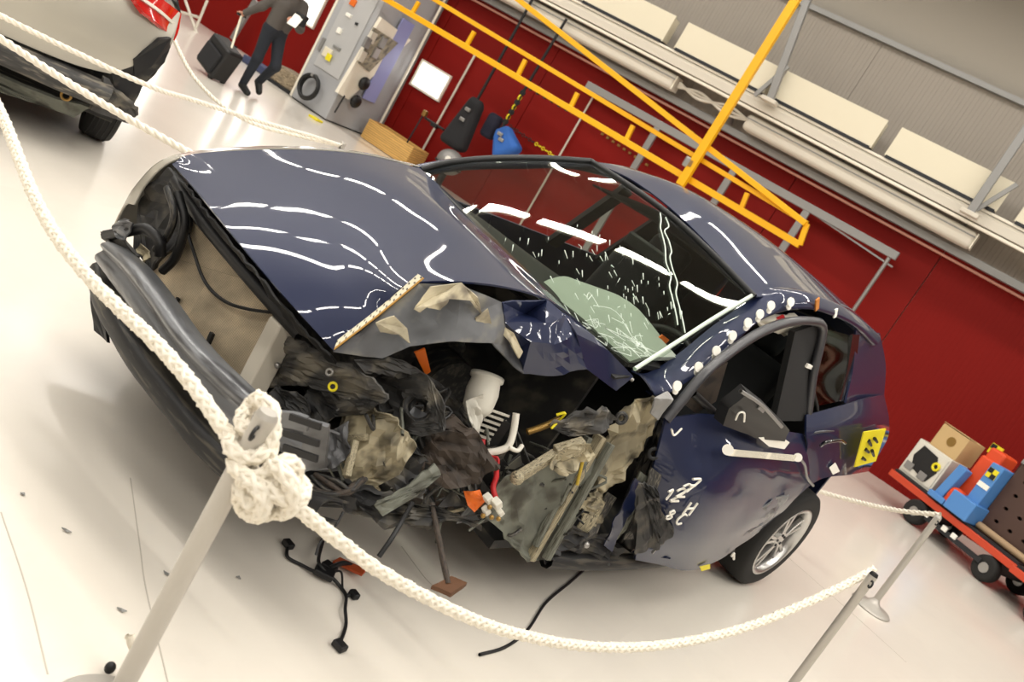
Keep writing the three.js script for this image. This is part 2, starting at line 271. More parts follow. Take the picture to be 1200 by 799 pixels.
{ // radiator pack
  const r = cp('radiator', facets([[3.16,0.632,0.51], [3.16,0.346,0.556], [3.12,0.371,-0.145], [3.12,0.628,-0.139]].concat([[3.14, 0.3, 0.42], [3.1, 0.28, -0.32]]), [[0, 1, 2], [0, 2, 3], [1, 4, 5], [1, 5, 2]], { th: 0.03 }),
    std({ map: tex(256, 256, (u, v, i, j) => { const k = 1 + 0.35 * fbm(u * 3, v * 3, 4); return tint(226, 208, 178, k * (i % 4 < 1 ? 0.7 : 1) * (j % 3 < 1 ? 0.78 : 1)); }, true, [3, 3]), roughness: 0.55, metalness: 0.35 }));
  cp('radiator_tank', bar([3.16,0.653,-0.209], [3.16,0.386,-0.221], 0.075, 0.07, [1, 0, 0]), M.duct, 'pale tank at the radiator end');
  cp('radiator_cable', tube([[3.2,0.62,0.459], [3.2,0.581,0.346], [3.19,0.534,0.213], [3.18,0.54,0.088], [3.17,0.585,-0.03], [3.16,0.66,-0.167]], 0.006, 6), M.blackPlastic);
  cp('radiator_clip', [bar([3.17,0.386,0.065], [3.17,0.424,0.071], 0.02, 0.012)], M.blackPlastic);
  cp('radiator_clip', [bar([3.17,0.374,0.334], [3.17,0.395,0.335], 0.014, 0.012)], M.blackPlastic);
  cp('upper_crossmember', tube([[3.22,0.711,0.601], [3.22,0.692,0.322], [3.21,0.687,0], [3.18,0.675,-0.211], [3.15,0.661,-0.286]], 0.024, 8), M.blackPlastic);
}
{ // bumper beam and what hangs below it
  const P = [[3.4,0.422,0.492], [3.44,0.473,0.236], [3.46,0.497,0.005], [3.46,0.498,-0.197], [3.44,0.505,-0.379], [3.36,0.494,-0.533], [3.26,0.534,-0.677]];
  const prof = [[-0.07, 0.046], [-0.005, 0.058], [0.02, 0.04], [0.004, 0.014], [0.02, -0.018], [0.002, -0.046], [-0.07, -0.05]];
  cp('bumper_beam', sheet(prof.map(([dx, dy]) => P.map(([x, y, z], i) => [x + dx, y + dy * (i === 0 ? 0.75 : 1), z])), { n: 6, m: 4, th: 0.006 }), M.beamMetal);
  const L = [[3.36,0.306,0.579], [3.42,0.321,0.343], [3.46,0.345,0.073], [3.46,0.357,-0.214], [3.42,0.356,-0.477], [3.34,0.359,-0.659], [3.24,0.415,-0.812]];
  cp('lower_crossmember', sheet([[-0.08, 0.035], [0, 0.04], [0.015, 0], [0, -0.03], [-0.08, -0.035]].map(([dx, dy]) => L.map(([x, y, z]) => [x + dx, y + dy, z])), { n: 6, m: 3, th: 0.006, amp: 0.006 }), M.wreckDark);
  cp('intercooler', facets([[3.3,0.277,0.346], [3.3,0.178,0.344], [3.28,0.259,-0.289], [3.28,0.376,-0.3]], [[0, 1, 2], [0, 2, 3]], { sub: 2, amp: 0.004, th: 0.03 }), M.wreckBrown);
  cp('splash_guard', plate([[3.38,0.264,0.485], [3.4,0.28,0.307], [3.4,0.243,0.211], [3.4,0.219,0.316]], 0.01), M.blackPlastic);
  cp('beam_end_plate', plate([[3.34,0.415,0.683], [3.34,0.477,0.599], [3.3,0.457,0.462], [3.3,0.413,0.442], [3.36,0.426,0.498]], 0.012), M.wreck);
  cp('beam_bracket', [plate([[3.42,0.673,-0.769], [3.4,0.705,-0.829], [3.3,0.554,-0.8], [3.3,0.483,-0.727]], 0.012, { amp: 0.012 }), plate([[3.44,0.648,-0.697], [3.44,0.7,-0.793], [3.4,0.643,-0.773], [3.4,0.588,-0.677]], 0.008)], M.beamMetal);
  for (const [a, b] of [[[3.46,0.623,-0.759], [3.43,0.669,-0.861]], [[3.46,0.601,-0.791], [3.43,0.639,-0.883]], [[3.46,0.67,-0.757], [3.43,0.702,-0.837]]]) cp('beam_slot', bar(a, b, 0.018, 0.01), M.blackPlastic);
  cp('undertray', plate([[3.2,0.153,0.821], [3.3,0.236,0.06], [3.3,0.289,-0.363], [3.1,0.211,-0.533], [2.7,0.27,-0.631], [2.3, 0.22, 0.3], [2.9, 0.24, 0.7]], 0.01, { sub: 3, amp: 0.02, freq: 5 }), M.wreckDark);
}
{ // far headlamp bay
  cp('headlamp_bay', plate([[3.24,0.562,0.734], [3.24,0.736,0.646], [3.2,0.673,0.464], [3.2,0.553,0.406], [3.22,0.405,0.49], [3.26,0.43,0.586]], 0.012, { sub: 3, amp: 0.03, freq: 12 }), M.wreckDark);
  cp('headlamp_bracket', tube([[3.34,0.425,0.641], [3.34,0.498,0.538], [3.32,0.559,0.466], [3.3,0.561,0.391], [3.28,0.516,0.373]], 0.02, 8), M.blackPlastic);
  cp('headlamp_bracket', tube([[3.3,0.714,0.492], [3.3,0.673,0.383], [3.28,0.586,0.392], [3.26,0.501,0.453]], 0.013, 8), M.wreckDark);
  cp('reflector_shard', plate([[3.36,0.479,0.598], [3.36,0.545,0.541], [3.35,0.56,0.486], [3.35,0.497,0.476], [3.36,0.474,0.522]], 0.006, { amp: 0.02, freq: 30 }), M.beamMetal);
  cp('reflector_shard', plate([[3.34,0.497,0.421], [3.34,0.532,0.398], [3.33,0.515,0.34], [3.33,0.48,0.363]], 0.006, { amp: 0.02, freq: 30 }), M.bareMetal);
  cp('hose', tube([[3.28,0.721,0.455], [3.26,0.655,0.366], [3.24,0.537,0.355], [3.24,0.456,0.386]], 0.016, 8), M.blackPlastic);
}
{ // windscreen, pillars and roof
  const gl = [
    [[2.133,1.073,0.72], [2.3,1.06,0.38], [2.36,1.04,0], [2.28,1.02,-0.38], [2.061,0.998,-0.71]],
    [[1.982,1.201,0.67], [2.03,1.215,0.35], [2.04,1.2,0], [1.96,1.18,-0.35], [1.842,1.125,-0.665]],
    [[1.693,1.349,0.61], [1.71,1.36,0.32], [1.71,1.35,0], [1.66,1.325,-0.32], [1.607,1.26,-0.615]],
    [[1.357,1.477,0.56], [1.37,1.485,0.29], [1.38,1.48,0], [1.36,1.445,-0.29], [1.351,1.398,-0.565]],
  ];
  const ws = cp('windscreen', sheet(gl, { n: 8, m: 8, th: 0.005 }), M.glass);
  const S = (u, v) => { // a point on the glass surface
    const col = gl.map((r) => spline(r, 24)[Math.round(u * 96)]); return spline(col, 24)[Math.round(v * 72)];
  };
  const off = ([x, y, z]) => [x + 0.004, y + 0.005, z];
  const seal = (pts, w, name, m) => cp(name, tube(pts.map(off), w, 6, 40), m);
  seal([0, 0.2, 0.4, 0.6, 0.8, 1].map((k) => S(0.985, k)), 0.009, 'windscreen_edge', M.crack);
  seal([0, 0.25, 0.5, 0.75, 1].map((k) => S(k, 1)), 0.014, 'windscreen_trim', M.blackPlastic);
  seal([0, 0.25, 0.5, 0.75, 1].map((k) => S(0, k)), 0.014, 'windscreen_trim', M.blackPlastic);
  // cracks: a vertical tear, a shattered lower corner and fine flecks
  const cr1 = [];
  for (const [u0, sp] of [[0.815, 0.006], [0.83, 0.01]]) cr1.push(tube(Array.from({ length: 12 }, (_, i) => off(S(Math.min(1, (u0 - 0.815) * 2 + 0.49 + 0.042 * i + 0.7 * sp * Math.sin(i * 2.1)), 0.965 - i * 0.049))), 0.003, 5, 40));
  cp('crack', cr1, M.crack, 'white split running down the glass', ws);
  const fl = []; for (let i = 0; i < 90; i++) { const u = 0.5 + 0.42 * rnd(), v = 0.12 + 0.5 * rnd() * (1 - Math.abs(u - 0.72)); const a = S(u, v), w = 0.006 + 0.018 * rnd(), b = S(u + w, Math.max(0, v - w * 1.25)); if (len(a, b) > 0.004) fl.push(cyl(off(a), off(b), 0.0014 + 0.0014 * rnd(), 0.001, 5)); }
  cp('glass_flecks', fl, M.crack, undefined, ws).userData.kind = 'stuff';
  const web = []; for (let i = 0; i < 22; i++) { const u = 0.78 + 0.2 * rnd(), v = 0.02 + 0.16 * rnd(), p = [0, 1, 2, 3].map((k) => off(S(Math.min(0.99, Math.max(0.5, u + (rnd() - 0.5) * 0.09)), Math.max(0, Math.min(1, v + (rnd() - 0.5) * 0.07))))); web.push(tube(p, 0.0008 + 0.0012 * rnd(), 4, 9)); }
  cp('shattered_corner', web, M.crack, undefined, ws).userData.kind = 'stuff';
  cp('wiper', [tube([S(0.1, 0.02), S(0.35, 0.05), S(0.6, 0.03)].map(off), 0.008, 6)], M.blackPlastic);
  cp('cowl_panel', sheet([[[2.1,1.04,0.74], [2.3,1.03,0.38], [2.36,0.99,0], [2.28,0.985,-0.38], [2.08,0.97,-0.7]], [[2.2,1.05,0.72], [2.36,1.02,0.38], [2.4,1.01,0], [2.33,1.0,-0.38], [2.16,0.95,-0.7]]], { n: 6, m: 2, th: 0.01 }), M.blackPlastic);
  const ed = [[2.14,1.073,0.69], [2.2,1.061,0.162], [2.18,1.031,-0.204], [2.16,1.004,-0.532], [2.042,0.959,-0.7]];
  cp('hood_rear_trim', tube(ed, 0.008, 6, 40), M.steel);

  cp('roof', sheet([
    [[1.36,1.48,0.56], [1.345,1.515,0.3], [1.355,1.505,0], [1.34,1.46,-0.29], [1.343,1.405,-0.565]],
    [[1.0,1.555,0.56], [0.98,1.605,0.3], [0.98,1.59,0], [0.98,1.535,-0.3], [1.098,1.463,-0.58]],
    [[0.5,1.56,0.57], [0.5,1.615,0.3], [0.5,1.612,0], [0.5,1.555,-0.3], [0.76,1.501,-0.575]],
    [[0,1.53,0.555], [0,1.585,0.3], [0,1.59,0], [0,1.55,-0.3], [0.32,1.52,-0.56]],
    [[-0.42,1.45,0.53], [-0.5,1.54,0.3], [-0.54,1.55,0], [-0.5,1.52,-0.3], [-0.188,1.503,-0.53]],
  ], { n: 6, m: 6, th: 0.006 }), M.paint);
  for (const z of [0.5]) cp('roof_molding', tube([[1.3, 1.485, z], [0.8, 1.565, z], [0.3, 1.57, z], [-0.3, 1.5, z]], 0.008, 6, 24), M.greyMetal);
  const up_ = [[2.035,0.99,-0.715], [1.875,0.986,-0.69], [1.715,1.084,-0.665], [1.533,1.244,-0.63], [1.355,1.368,-0.6], [1.267,1.443,-0.59], [1.161,1.49,-0.59], [0.891,1.532,-0.59], [0.401,1.543,-0.575], [-0.181,1.509,-0.55]];
  const lo_ = [[1.959,0.946,-0.76], [1.853,0.973,-0.75], [1.69,1.065,-0.72], [1.513,1.202,-0.68], [1.399,1.318,-0.655], [1.272,1.383,-0.64], [1.134,1.44,-0.64], [0.898,1.484,-0.64], [0.424,1.496,-0.62], [-0.069,1.453,-0.6]];
  cp('pillar_and_roof_rail', sheet([up_.map(([x, y, z]) => [x, y - 0.01, z + 0.05]), up_, up_.map((p, i) => p.map((c, k) => (c + lo_[i][k]) / 2 + (k === 2 ? -0.018 : 0))), lo_, lo_.map(([x, y, z]) => [x - 0.02, y - 0.01, z + 0.05])], { n: 5, m: 4, th: 0.006 }), M.paint);
  const dots = [[793,451],[818,430],[839,414],[857,396],[875,380],[891,369],[902,358],[925,354]];
  const dz = [-.755,-.735,-.71,-.69,-.665,-.655,-.645,-.64];
  const dp = [[1.885,1.014,-0.775], [1.785,1.101,-0.752], [1.696,1.177,-0.73], [1.617,1.251,-0.71], [1.53,1.317,-0.69], [1.448,1.365,-0.672], [1.38,1.413,-0.658], [1.231,1.461,-0.652]];
  for (const p of dp) { const d = new THREE.Vector3(0.35, 0.35, -0.87).normalize(); cp('target_sticker', [cyl(p, V(p).addScaledVector(d, 0.006).toArray(), 0.02, 0.02, 14), cyl(V(p).add(new THREE.Vector3(-0.012, -0.022, 0)).toArray(), V(p).add(new THREE.Vector3(-0.012, -0.022, 0)).addScaledVector(d, 0.006).toArray(), 0.013, 0.013, 10)], M.chalk); }
  cp('target_sticker', [bar([1.004,1.527,-0.645], [0.951,1.483,-0.65], 0.025, 0.008, [1, 0, 0])], M.tapeOrange, 'orange marker on the roof rail');
  cp('target_sticker', [bar([0.724,1.526,-0.63], [0.704,1.489,-0.64], 0.025, 0.008, [1, 0, 0])], M.chalk);
}
{ // left side: bowed front door, rear door and quarter, pillars
  cp('front_door', sheet([
    [[1.862,0.885,-0.8], [1.624,0.957,-0.83], [1.198,0.949,-0.84], [0.652,0.96,-0.83]],
    [[1.84,0.79,-0.83], [1.593,0.834,-0.9], [1.239,0.85,-0.94], [0.508,0.841,-0.88]],
    [[1.782,0.645,-0.86], [1.56,0.692,-0.97], [1.084,0.699,-0.96], [0.363,0.741,-0.89]],
    [[1.704,0.468,-0.9], [1.433,0.494,-1], [0.979,0.535,-0.97], [0.402,0.589,-0.9]],
    [[1.544,0.273,-0.9], [1.046,0.247,-0.95], [0.718,0.343,-0.93], [0.388,0.483,-0.88]],
  ], { n: 7, m: 7, th: 0.012, amp: 0.01, freq: 5 }), M.paint);
  cp('rear_side_panel', sheet([
    [[0.683,1.045,-0.8], [0.339,1.137,-0.79], [-0.044,1.208,-0.75], [-0.594,1.228,-0.64]],
    [[0.673,0.973,-0.85], [0.327,1.051,-0.85], [-0.131,1.099,-0.81], [-0.862,1.096,-0.68]],
    [[0.571,0.886,-0.87], [0.3,0.941,-0.87], [-0.153,0.974,-0.84], [-1.008,0.975,-0.7]],
    [[0.402,0.589,-0.9], [0.262,0.76,-0.9], [-0.202,0.796,-0.87], [-0.955,0.761,-0.74]],
  ], { n: 6, m: 6, th: 0.01, flip: false }), M.paint);
  cp('shoulder_molding', tube([[0.638,0.951,-0.83], [0.564,1.002,-0.86], [0.294,1.033,-0.85], [-0.213,1.072,-0.8]], 0.006), M.paintDull);
  cp('door_handle', [tube([[0.515,0.948,-0.89], [0.548,0.981,-0.91], [0.4,1.006,-0.91], [0.244,0.989,-0.89]], 0.009, 8)], M.blackGloss);
  cp('chalk_mark', [plate([[0.227,0.839,-0.9], [0.201,0.874,-0.9], [0.053,0.828,-0.9], [0.11,0.802,-0.9]], 0.003, { amp: 0 })], M.chalk);
  cp('sill', tube([[2.07,0.236,-0.84], [1.801,0.232,-0.86], [1.43,0.223,-0.86], [0.965,0.215,-0.84], [0.47,0.25,-0.82]], 0.035, 8), M.wreckDark);
  cp('pillar', plate([[1.056,1.353,-0.66], [0.812,1.446,-0.64], [0.612,1.212,-0.7], [0.594,1.017,-0.79], [0.956,0.975,-0.79]], 0.03, { amp: 0 }), M.interior);
  cp('rear_pillar', sheet([[[0.291,1.479,-0.6], [-0.194,1.516,-0.54]], [[0.219,1.315,-0.68], [-0.518,1.374,-0.57]], [[0.251,1.15,-0.77], [-0.648,1.216,-0.63]]], { n: 5, m: 6, th: 0.01 }), M.paint);
  cp('quarter_trim', sheet([[[0.368,1.453,-0.63], [0.236,1.466,-0.61]], [[0.289,1.303,-0.68], [0.154,1.308,-0.67]], [[0.318,1.144,-0.76], [0.185,1.155,-0.75]]], { n: 3, m: 6, th: 0.012 }), M.blackGloss);
  const g = cp('rear_side_glass', sheet([[[0.78,1.422,-0.65], [0.307,1.448,-0.62]], [[0.696,1.255,-0.71], [0.269,1.306,-0.68]], [[0.648,1.083,-0.785], [0.298,1.147,-0.76]]], { n: 5, m: 5, th: 0.004 }), M.sideGlass);
  cp('door_frame', tube([[1.868,0.884,-0.81], [1.831,0.977,-0.8], [1.766,1.096,-0.78], [1.622,1.205,-0.75], [1.449,1.304,-0.72], [1.223,1.383,-0.69], [1.007,1.428,-0.675], [0.861,1.436,-0.675], [0.792,1.37,-0.69], [0.746,1.219,-0.74], [0.642,1.052,-0.79]], 0.021, 8, 60), M.paintDull);
  cp('quarter_window_frame', tube([[1.793,1.014,-0.8], [1.711,0.994,-0.8], [1.499,0.946,-0.8], [1.314,0.904,-0.81]], 0.016, 8), M.blackPlastic);
  cp('quarter_window_panel', plate([[1.793,0.959,-0.79], [1.753,1.086,-0.78], [1.665,1.165,-0.78], [1.566,0.998,-0.79], [1.671,0.933,-0.8]], 0.008, { amp: 0 }), M.wreckBrown);
  cp('window_strap', tube([[0.719,1.229,-0.72], [0.659,1.148,-0.76], [0.581,1.09,-0.79], [0.503,0.999,-0.82]], 0.008), M.blackPlastic);
  cp('strap_tag', [bar([0.837,1.248,-0.72], [0.727,1.247,-0.72], 0.02, 0.012)], M.chalk);
  // black mirror housing hanging at the window sill
  const mi = cp('mirror_housing', plate([[1.718,1.043,-0.9], [1.713,1.134,-0.92], [1.485,1.096,-0.93], [1.158,1.027,-0.93], [1.092,0.966,-0.92], [1.343,0.944,-0.9], [1.677,0.967,-0.9]], 0.05, { amp: 0.006, crease: 0.6 }), M.blackPlastic);
  cp('mirror_mark', tube([[1.651,1.009,-0.94], [1.675,1.042,-0.945], [1.635,1.047,-0.945], [1.586,1.012,-0.945]], 0.004), M.chalk, undefined, mi);
  cp('mirror_rim', tube([[1.771,1.128,-0.94], [1.563,1.1,-0.95], [1.247,1.028,-0.95]], 0.008, 6), M.greyMetal, undefined, mi);
  cp('mirror_mark', [bar([1.568,1.087,-0.95], [1.501,1.075,-0.95], 0.014, 0.006)], M.greyMetal, undefined, mi);
  cp('label_sticker', plate([[1.326,0.947,-0.93], [1.184,0.983,-0.93], [1.006,0.954,-0.93], [1.006,0.917,-0.93], [1.174,0.916,-0.93]], 0.004, { amp: 0 }), M.chalk);
  const st = cp('scale_strip', [bar([1.57,0.879,-0.965], [0.827,0.886,-0.94], 0.028, 0.006, [0, 1, 0.2])], M.scaleStrip, 'cream and black measuring strip on the door');
  cp('sticker', cyl([1.599,0.889,-0.965], [1.624,0.895,-0.975], 0.022), M.chalk); cp('sticker', cyl([0.825,0.891,-0.94], [0.855,0.897,-0.95], 0.02), M.chalk);
  cp('door_edge_strip', tube([[0.801,0.889,-0.935], [0.622,0.845,-0.92], [0.474,0.776,-0.92], [0.324,0.735,-0.92]], 0.007), M.greyMetal);
  cp('door_tear', plate([[0.896,0.488,-0.95], [0.91,0.597,-0.96], [0.785,0.657,-0.95], [0.595,0.681,-0.94], [0.563,0.535,-0.93], [0.7,0.442,-0.94]], 0.006, { sub: 3, amp: 0.02, freq: 16 }), M.beamMetal, 'torn shiny metal along the wheel arch');
  cp('sill_tag', plate([[1.073,0.277,-0.97], [0.985,0.288,-0.97], [0.95,0.261,-0.97], [1.021,0.249,-0.97]], 0.003, { amp: 0 }), M.yellowPlastic);
  cp('paint_chip', tube([[0.784,0.319,-0.96], [0.785,0.34,-0.96], [0.732,0.301,-0.96]], 0.006), M.chalk);
  // registration-size yellow plate at the rear corner, with black spots
  const yp = cp('yellow_plate', facets([[0.213,1.085,-0.92], [-0.199,1.12,-0.88], [-0.434,0.916,-0.88], [-0.035,0.879,-0.92]], [[0, 2, 1], [0, 3, 2]], { th: 0.006 }), M.yellowPlastic, 'yellow plate with black marks on the rear corner');
  for (const [a, b] of [[[0.036,1.044,-0.915], [-0.057,1.019,-0.915]], [[-0.03,1.062,-0.915], [-0.105,1.046,-0.915]], [[-0.01,0.992,-0.915], [-0.098,0.977,-0.915]], [[-0.128,0.991,-0.915], [-0.214,0.963,-0.915]], [[-0.057,0.939,-0.915], [-0.137,0.928,-0.915]]]) cp('plate_mark', cyl(a, b, 0.01, 0.007, 7), M.blackPlastic, undefined, yp);
  // chalked characters on the door, written by hand
  const glyph = { 1: [[[0, 0.8], [0.3, 1], [0.3, 0]]], 2: [[[0, 0.8], [0.2, 1], [0.5, 0.95], [0.55, 0.7], [0.1, 0.1], [0, 0], [0.6, 0.05]]], 7: [[[0, 1], [0.6, 1], [0.2, 0]], [[0.1, 0.5], [0.5, 0.55]]], 8: [[[0.3, 0.5], [0.05, 0.75], [0.3, 1], [0.55, 0.75], [0.3, 0.5], [0, 0.25], [0.3, 0], [0.6, 0.25], [0.3, 0.5]]], C: [[[0.6, 0.9], [0.3, 1], [0.05, 0.6], [0.05, 0.3], [0.3, 0], [0.6, 0.1]]], H: [[[0.05, 0], [0.05, 1]], [[0.55, 0], [0.55, 1]], [[0.05, 0.5], [0.55, 0.55]]] };
  const letters = [['1', [1.829,0.639,-0.955], 0.045], ['2', [1.792,0.641,-0.965], 0.06], ['2', [1.794,0.67,-0.975], 0.06], ['7', [1.789,0.703,-0.985], 0.06], ['8', [1.708,0.546,-0.955], 0.042], ['C', [1.627,0.53,-0.965], 0.05], ['H', [1.671,0.594,-0.985], 0.06]];
  for (const [c, p, h] of letters) cp('chalk_character', glyph[c].map((s) => tube(s.map(([a, b]) => [p[0] - a * h * 1.7, p[1] + b * h, p[2] - 0.014 - 0.05 * a * h]), 0.0048, 5, 24)), M.chalk);
  cp('chalk_mark', tube([[1.97,0.899,-0.9], [1.924,0.877,-0.9], [1.905,0.91,-0.9]], 0.004), M.chalk);
}
{ // wheels
  const wheel = (x, y, z, s) => {
    const pr = [[0.2, -0.095], [0.235, -0.1], [0.29, -0.103], [0.312, -0.085], [0.318, -0.05], [0.318, 0.05], [0.312, 0.085], [0.29, 0.103], [0.235, 0.1], [0.2, 0.095]].map((p) => new THREE.Vector2(...p));
    const t = cp('wheel', new THREE.LatheGeometry(pr, 48).rotateX(Math.PI / 2).translate(x, y, z), M.rubber);
    const rp = [[0.2, -0.08], [0.225, -0.098], [0.228, -0.102], [0.218, -0.104], [0.2, -0.095], [0.188, -0.06], [0.185, 0.08], [0.2, 0.09]].map((p) => new THREE.Vector2(...p));
    const o = s * 0.07; const put = (g) => g.translate(x, y, z);
    cp('rim', put(new THREE.LatheGeometry(rp, 48).rotateX(s < 0 ? Math.PI / 2 : -Math.PI / 2)), M.alloy, undefined, t);
    for (let k = 0; k < 5; k++) for (const q of [-0.16, 0.16]) { const a = k * Math.PI * 2 / 5 + q, b = k * Math.PI * 2 / 5 + q * 0.6; cp('spoke', put(bar([0.045 * Math.cos(b), 0.045 * Math.sin(b), o], [0.2 * Math.cos(a), 0.2 * Math.sin(a), o - s * 0.005], 0.026, 0.02, [0, 0, 1])), M.alloy, undefined, t); }
    cp('hub', put(cyl([0, 0, o - s * 0.05], [0, 0, o + s * 0.012], 0.06, 0.05, 20)), M.alloy, undefined, t);
    for (let k = 0; k < 5; k++) cp('bolt', put(cyl([0.035 * Math.cos(k * 1.257), 0.035 * Math.sin(k * 1.257), o], [0.035 * Math.cos(k * 1.257), 0.035 * Math.sin(k * 1.257), o + s * 0.018], 0.008)), M.darkSteel, undefined, t);
    cp('brake_disc', put(cyl([0, 0, s * 0.01], [0, 0, s * 0.025], 0.14, 0.14, 28)), M.darkSteel, undefined, t);
  };
  wheel(-0.01, 0.318, -0.775, -1); wheel(0, 0.25, 0.77, 1); wheel(2.6, 0.25, 0.74, 1);
}
{ // shell behind what shows: floor pan, bulkhead, far side, tail
  cp('floor_pan', plate([[2.25, 0.2, -0.72], [2.25, 0.2, 0.78], [-0.6, 0.3, 0.76], [-0.6, 0.3, -0.7]], 0.04, { amp: 0 }), M.wreckDark);
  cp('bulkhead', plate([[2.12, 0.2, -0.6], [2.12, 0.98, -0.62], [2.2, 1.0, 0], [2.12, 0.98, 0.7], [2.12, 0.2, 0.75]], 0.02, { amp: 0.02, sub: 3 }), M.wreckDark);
  cp('far_side_panel', sheet([[[2.3, 0.98, 0.8], [1.2, 1.0, 0.82], [0.2, 1.02, 0.8], [-0.6, 1.02, 0.68]], [[2.3, 0.7, 0.87], [1.2, 0.7, 0.89], [0.2, 0.7, 0.88], [-0.66, 0.75, 0.72]], [[2.3, 0.24, 0.85], [1.2, 0.22, 0.86], [0.42, 0.24, 0.86], [-0.5, 0.62, 0.78]]], { n: 5, m: 5, th: 0.01, flip: true }), M.paint);
  cp('far_roof_rail', tube([[2.14, 1.05, 0.75], [1.98, 1.17, 0.7], [1.7, 1.31, 0.64], [1.33, 1.45, 0.59], [0.6, 1.52, 0.59], [0, 1.5, 0.58], [-0.42, 1.43, 0.55], [-0.62, 1.0, 0.68]], 0.03, 8, 50), M.paint);
  cp('far_quarter_panel', plate([[0.55, 1.0, 0.8], [0.5, 1.5, 0.58], [-0.42, 1.42, 0.55], [-0.62, 1.0, 0.68]], 0.02, { amp: 0 }), M.interior);
  cp('far_pillar', [bar([0.95, 1.45, 0.58], [1.0, 0.98, 0.78], 0.1, 0.03, [1, 0, 0])], M.blackPlastic);
  cp('tailgate', sheet([[[-0.42, 1.44, 0.52], [-0.54, 1.54, 0], [-0.44, 1.4, -0.53]], [[-0.58, 1.15, 0.6], [-0.7, 1.16, 0], [-0.58, 1.15, -0.58]], [[-0.66, 0.9, 0.68], [-0.8, 0.9, 0], [-0.67, 0.9, -0.66]], [[-0.66, 0.4, 0.68], [-0.82, 0.38, 0], [-0.62, 0.42, -0.68]]], { n: 6, m: 5, th: 0.012 }), M.paint);
  // cabin
  cp('dashboard', sheet([
    [[2.08, 0.99, 0.66], [2.16, 1.0, 0.2], [2.14, 1.0, -0.2], [2.02, 0.98, -0.62]],
    [[1.78, 0.99, 0.66], [1.8, 1.01, 0.2], [1.8, 1.03, -0.3], [1.76, 1.0, -0.64]],
    [[1.6, 0.92, 0.66], [1.58, 0.93, 0.2], [1.56, 0.96, -0.3], [1.58, 0.93, -0.64]],
    [[1.62, 0.62, 0.66], [1.64, 0.6, 0.2], [1.64, 0.6, -0.3], [1.64, 0.6, -0.64]]], { n: 6, m: 6, th: 0.02 }), M.interior);
  cp('airbag', sheet([[[2.06, 1.0, -0.12], [2.06, 1.01, -0.36], [2.0, 0.99, -0.62]], [[1.9, 1.05, -0.08], [1.88, 1.09, -0.36], [1.86, 1.04, -0.62]], [[1.68, 1.05, -0.1], [1.66, 1.1, -0.36], [1.66, 1.04, -0.62]], [[1.52, 0.96, -0.14], [1.5, 0.98, -0.36], [1.52, 0.95, -0.6]]], { n: 7, m: 7, th: 0.02, amp: 0.02, freq: 7 }), std({ color: 0x9ca39a, roughness: 0.9 }), 'pale grey slack airbag over the dashboard');
  cp('steering_wheel', [ring([1.42, 0.93, -0.36], [0.8, 0.6, 0], 0.18, 0.016, 40), cyl([1.46, 0.95, -0.36], [1.66, 0.8, -0.36], 0.03), bar([1.44, 0.93, -0.53], [1.44, 0.93, -0.19], 0.04, 0.03)], M.blackPlastic);
  for (const z of [-0.36, 0.36]) {
    const s = cp('front_seat', [new RoundedBoxGeometry(0.5, 0.16, 0.5, 3, 0.06).rotateZ(0.1).translate(1.05, 0.55, z), new RoundedBoxGeometry(0.16, 0.62, 0.5, 3, 0.06).rotateZ(0.28).translate(0.74, 0.86, z)], M.seat);
    cp('headrest', new RoundedBoxGeometry(0.1, 0.18, 0.26, 3, 0.04).rotateZ(0.25).translate(0.62, 1.25, z), M.seat, undefined, s);
  }
  cp('rear_seat', [new RoundedBoxGeometry(0.5, 0.16, 1.2, 3, 0.06).translate(0.1, 0.55, 0), new RoundedBoxGeometry(0.16, 0.6, 1.2, 3, 0.06).rotateZ(0.3).translate(-0.2, 0.85, 0)], M.seat);
  cp('headliner', sheet([[[1.3, 1.39, 0.52], [1.3, 1.42, 0], [1.3, 1.39, -0.52]], [[0.5, 1.43, 0.52], [0.5, 1.47, 0], [0.5, 1.43, -0.52]], [[-0.4, 1.34, 0.48], [-0.45, 1.38, 0], [-0.4, 1.34, -0.48]]], { n: 4, m: 4, th: 0.01 }), M.interior);
  const mir = cp('rear_view_mirror', new RoundedBoxGeometry(0.03, 0.07, 0.22, 2, 0.02).rotateY(0.1).translate(1.42, 1.3, -0.02), M.blackPlastic);
  cp('curtain_airbag', sheet([[[0.536,1.405,-0.58], [0.11,1.41,-0.57]], [[0.224,1.222,-0.55], [-0.195,1.284,-0.52]], [[0.156,1.04,-0.62], [-0.114,1.13,-0.6]]], { n: 6, m: 6, th: 0.05, amp: 0.03, freq: 9 }), M.cloth, 'white airbag cloth hanging in the rear window');
  cp('curtain_airbag', plate([[1.326,1.323,-0.62], [1.225,1.371,-0.62], [1.016,1.417,-0.62], [0.868,1.402,-0.62], [0.842,1.308,-0.6], [0.935,1.328,-0.6], [1.11,1.32,-0.6], [1.18,1.292,-0.6]], 0.03, { sub: 3, amp: 0.02, freq: 18 }), M.cloth, 'white airbag cloth at the roof edge');
  cp('belt_tag', plate([[1.229,1.366,-0.64], [1.184,1.398,-0.64], [1.115,1.372,-0.64], [1.167,1.344,-0.64]], 0.01, { amp: 0 }), M.redWire);
}
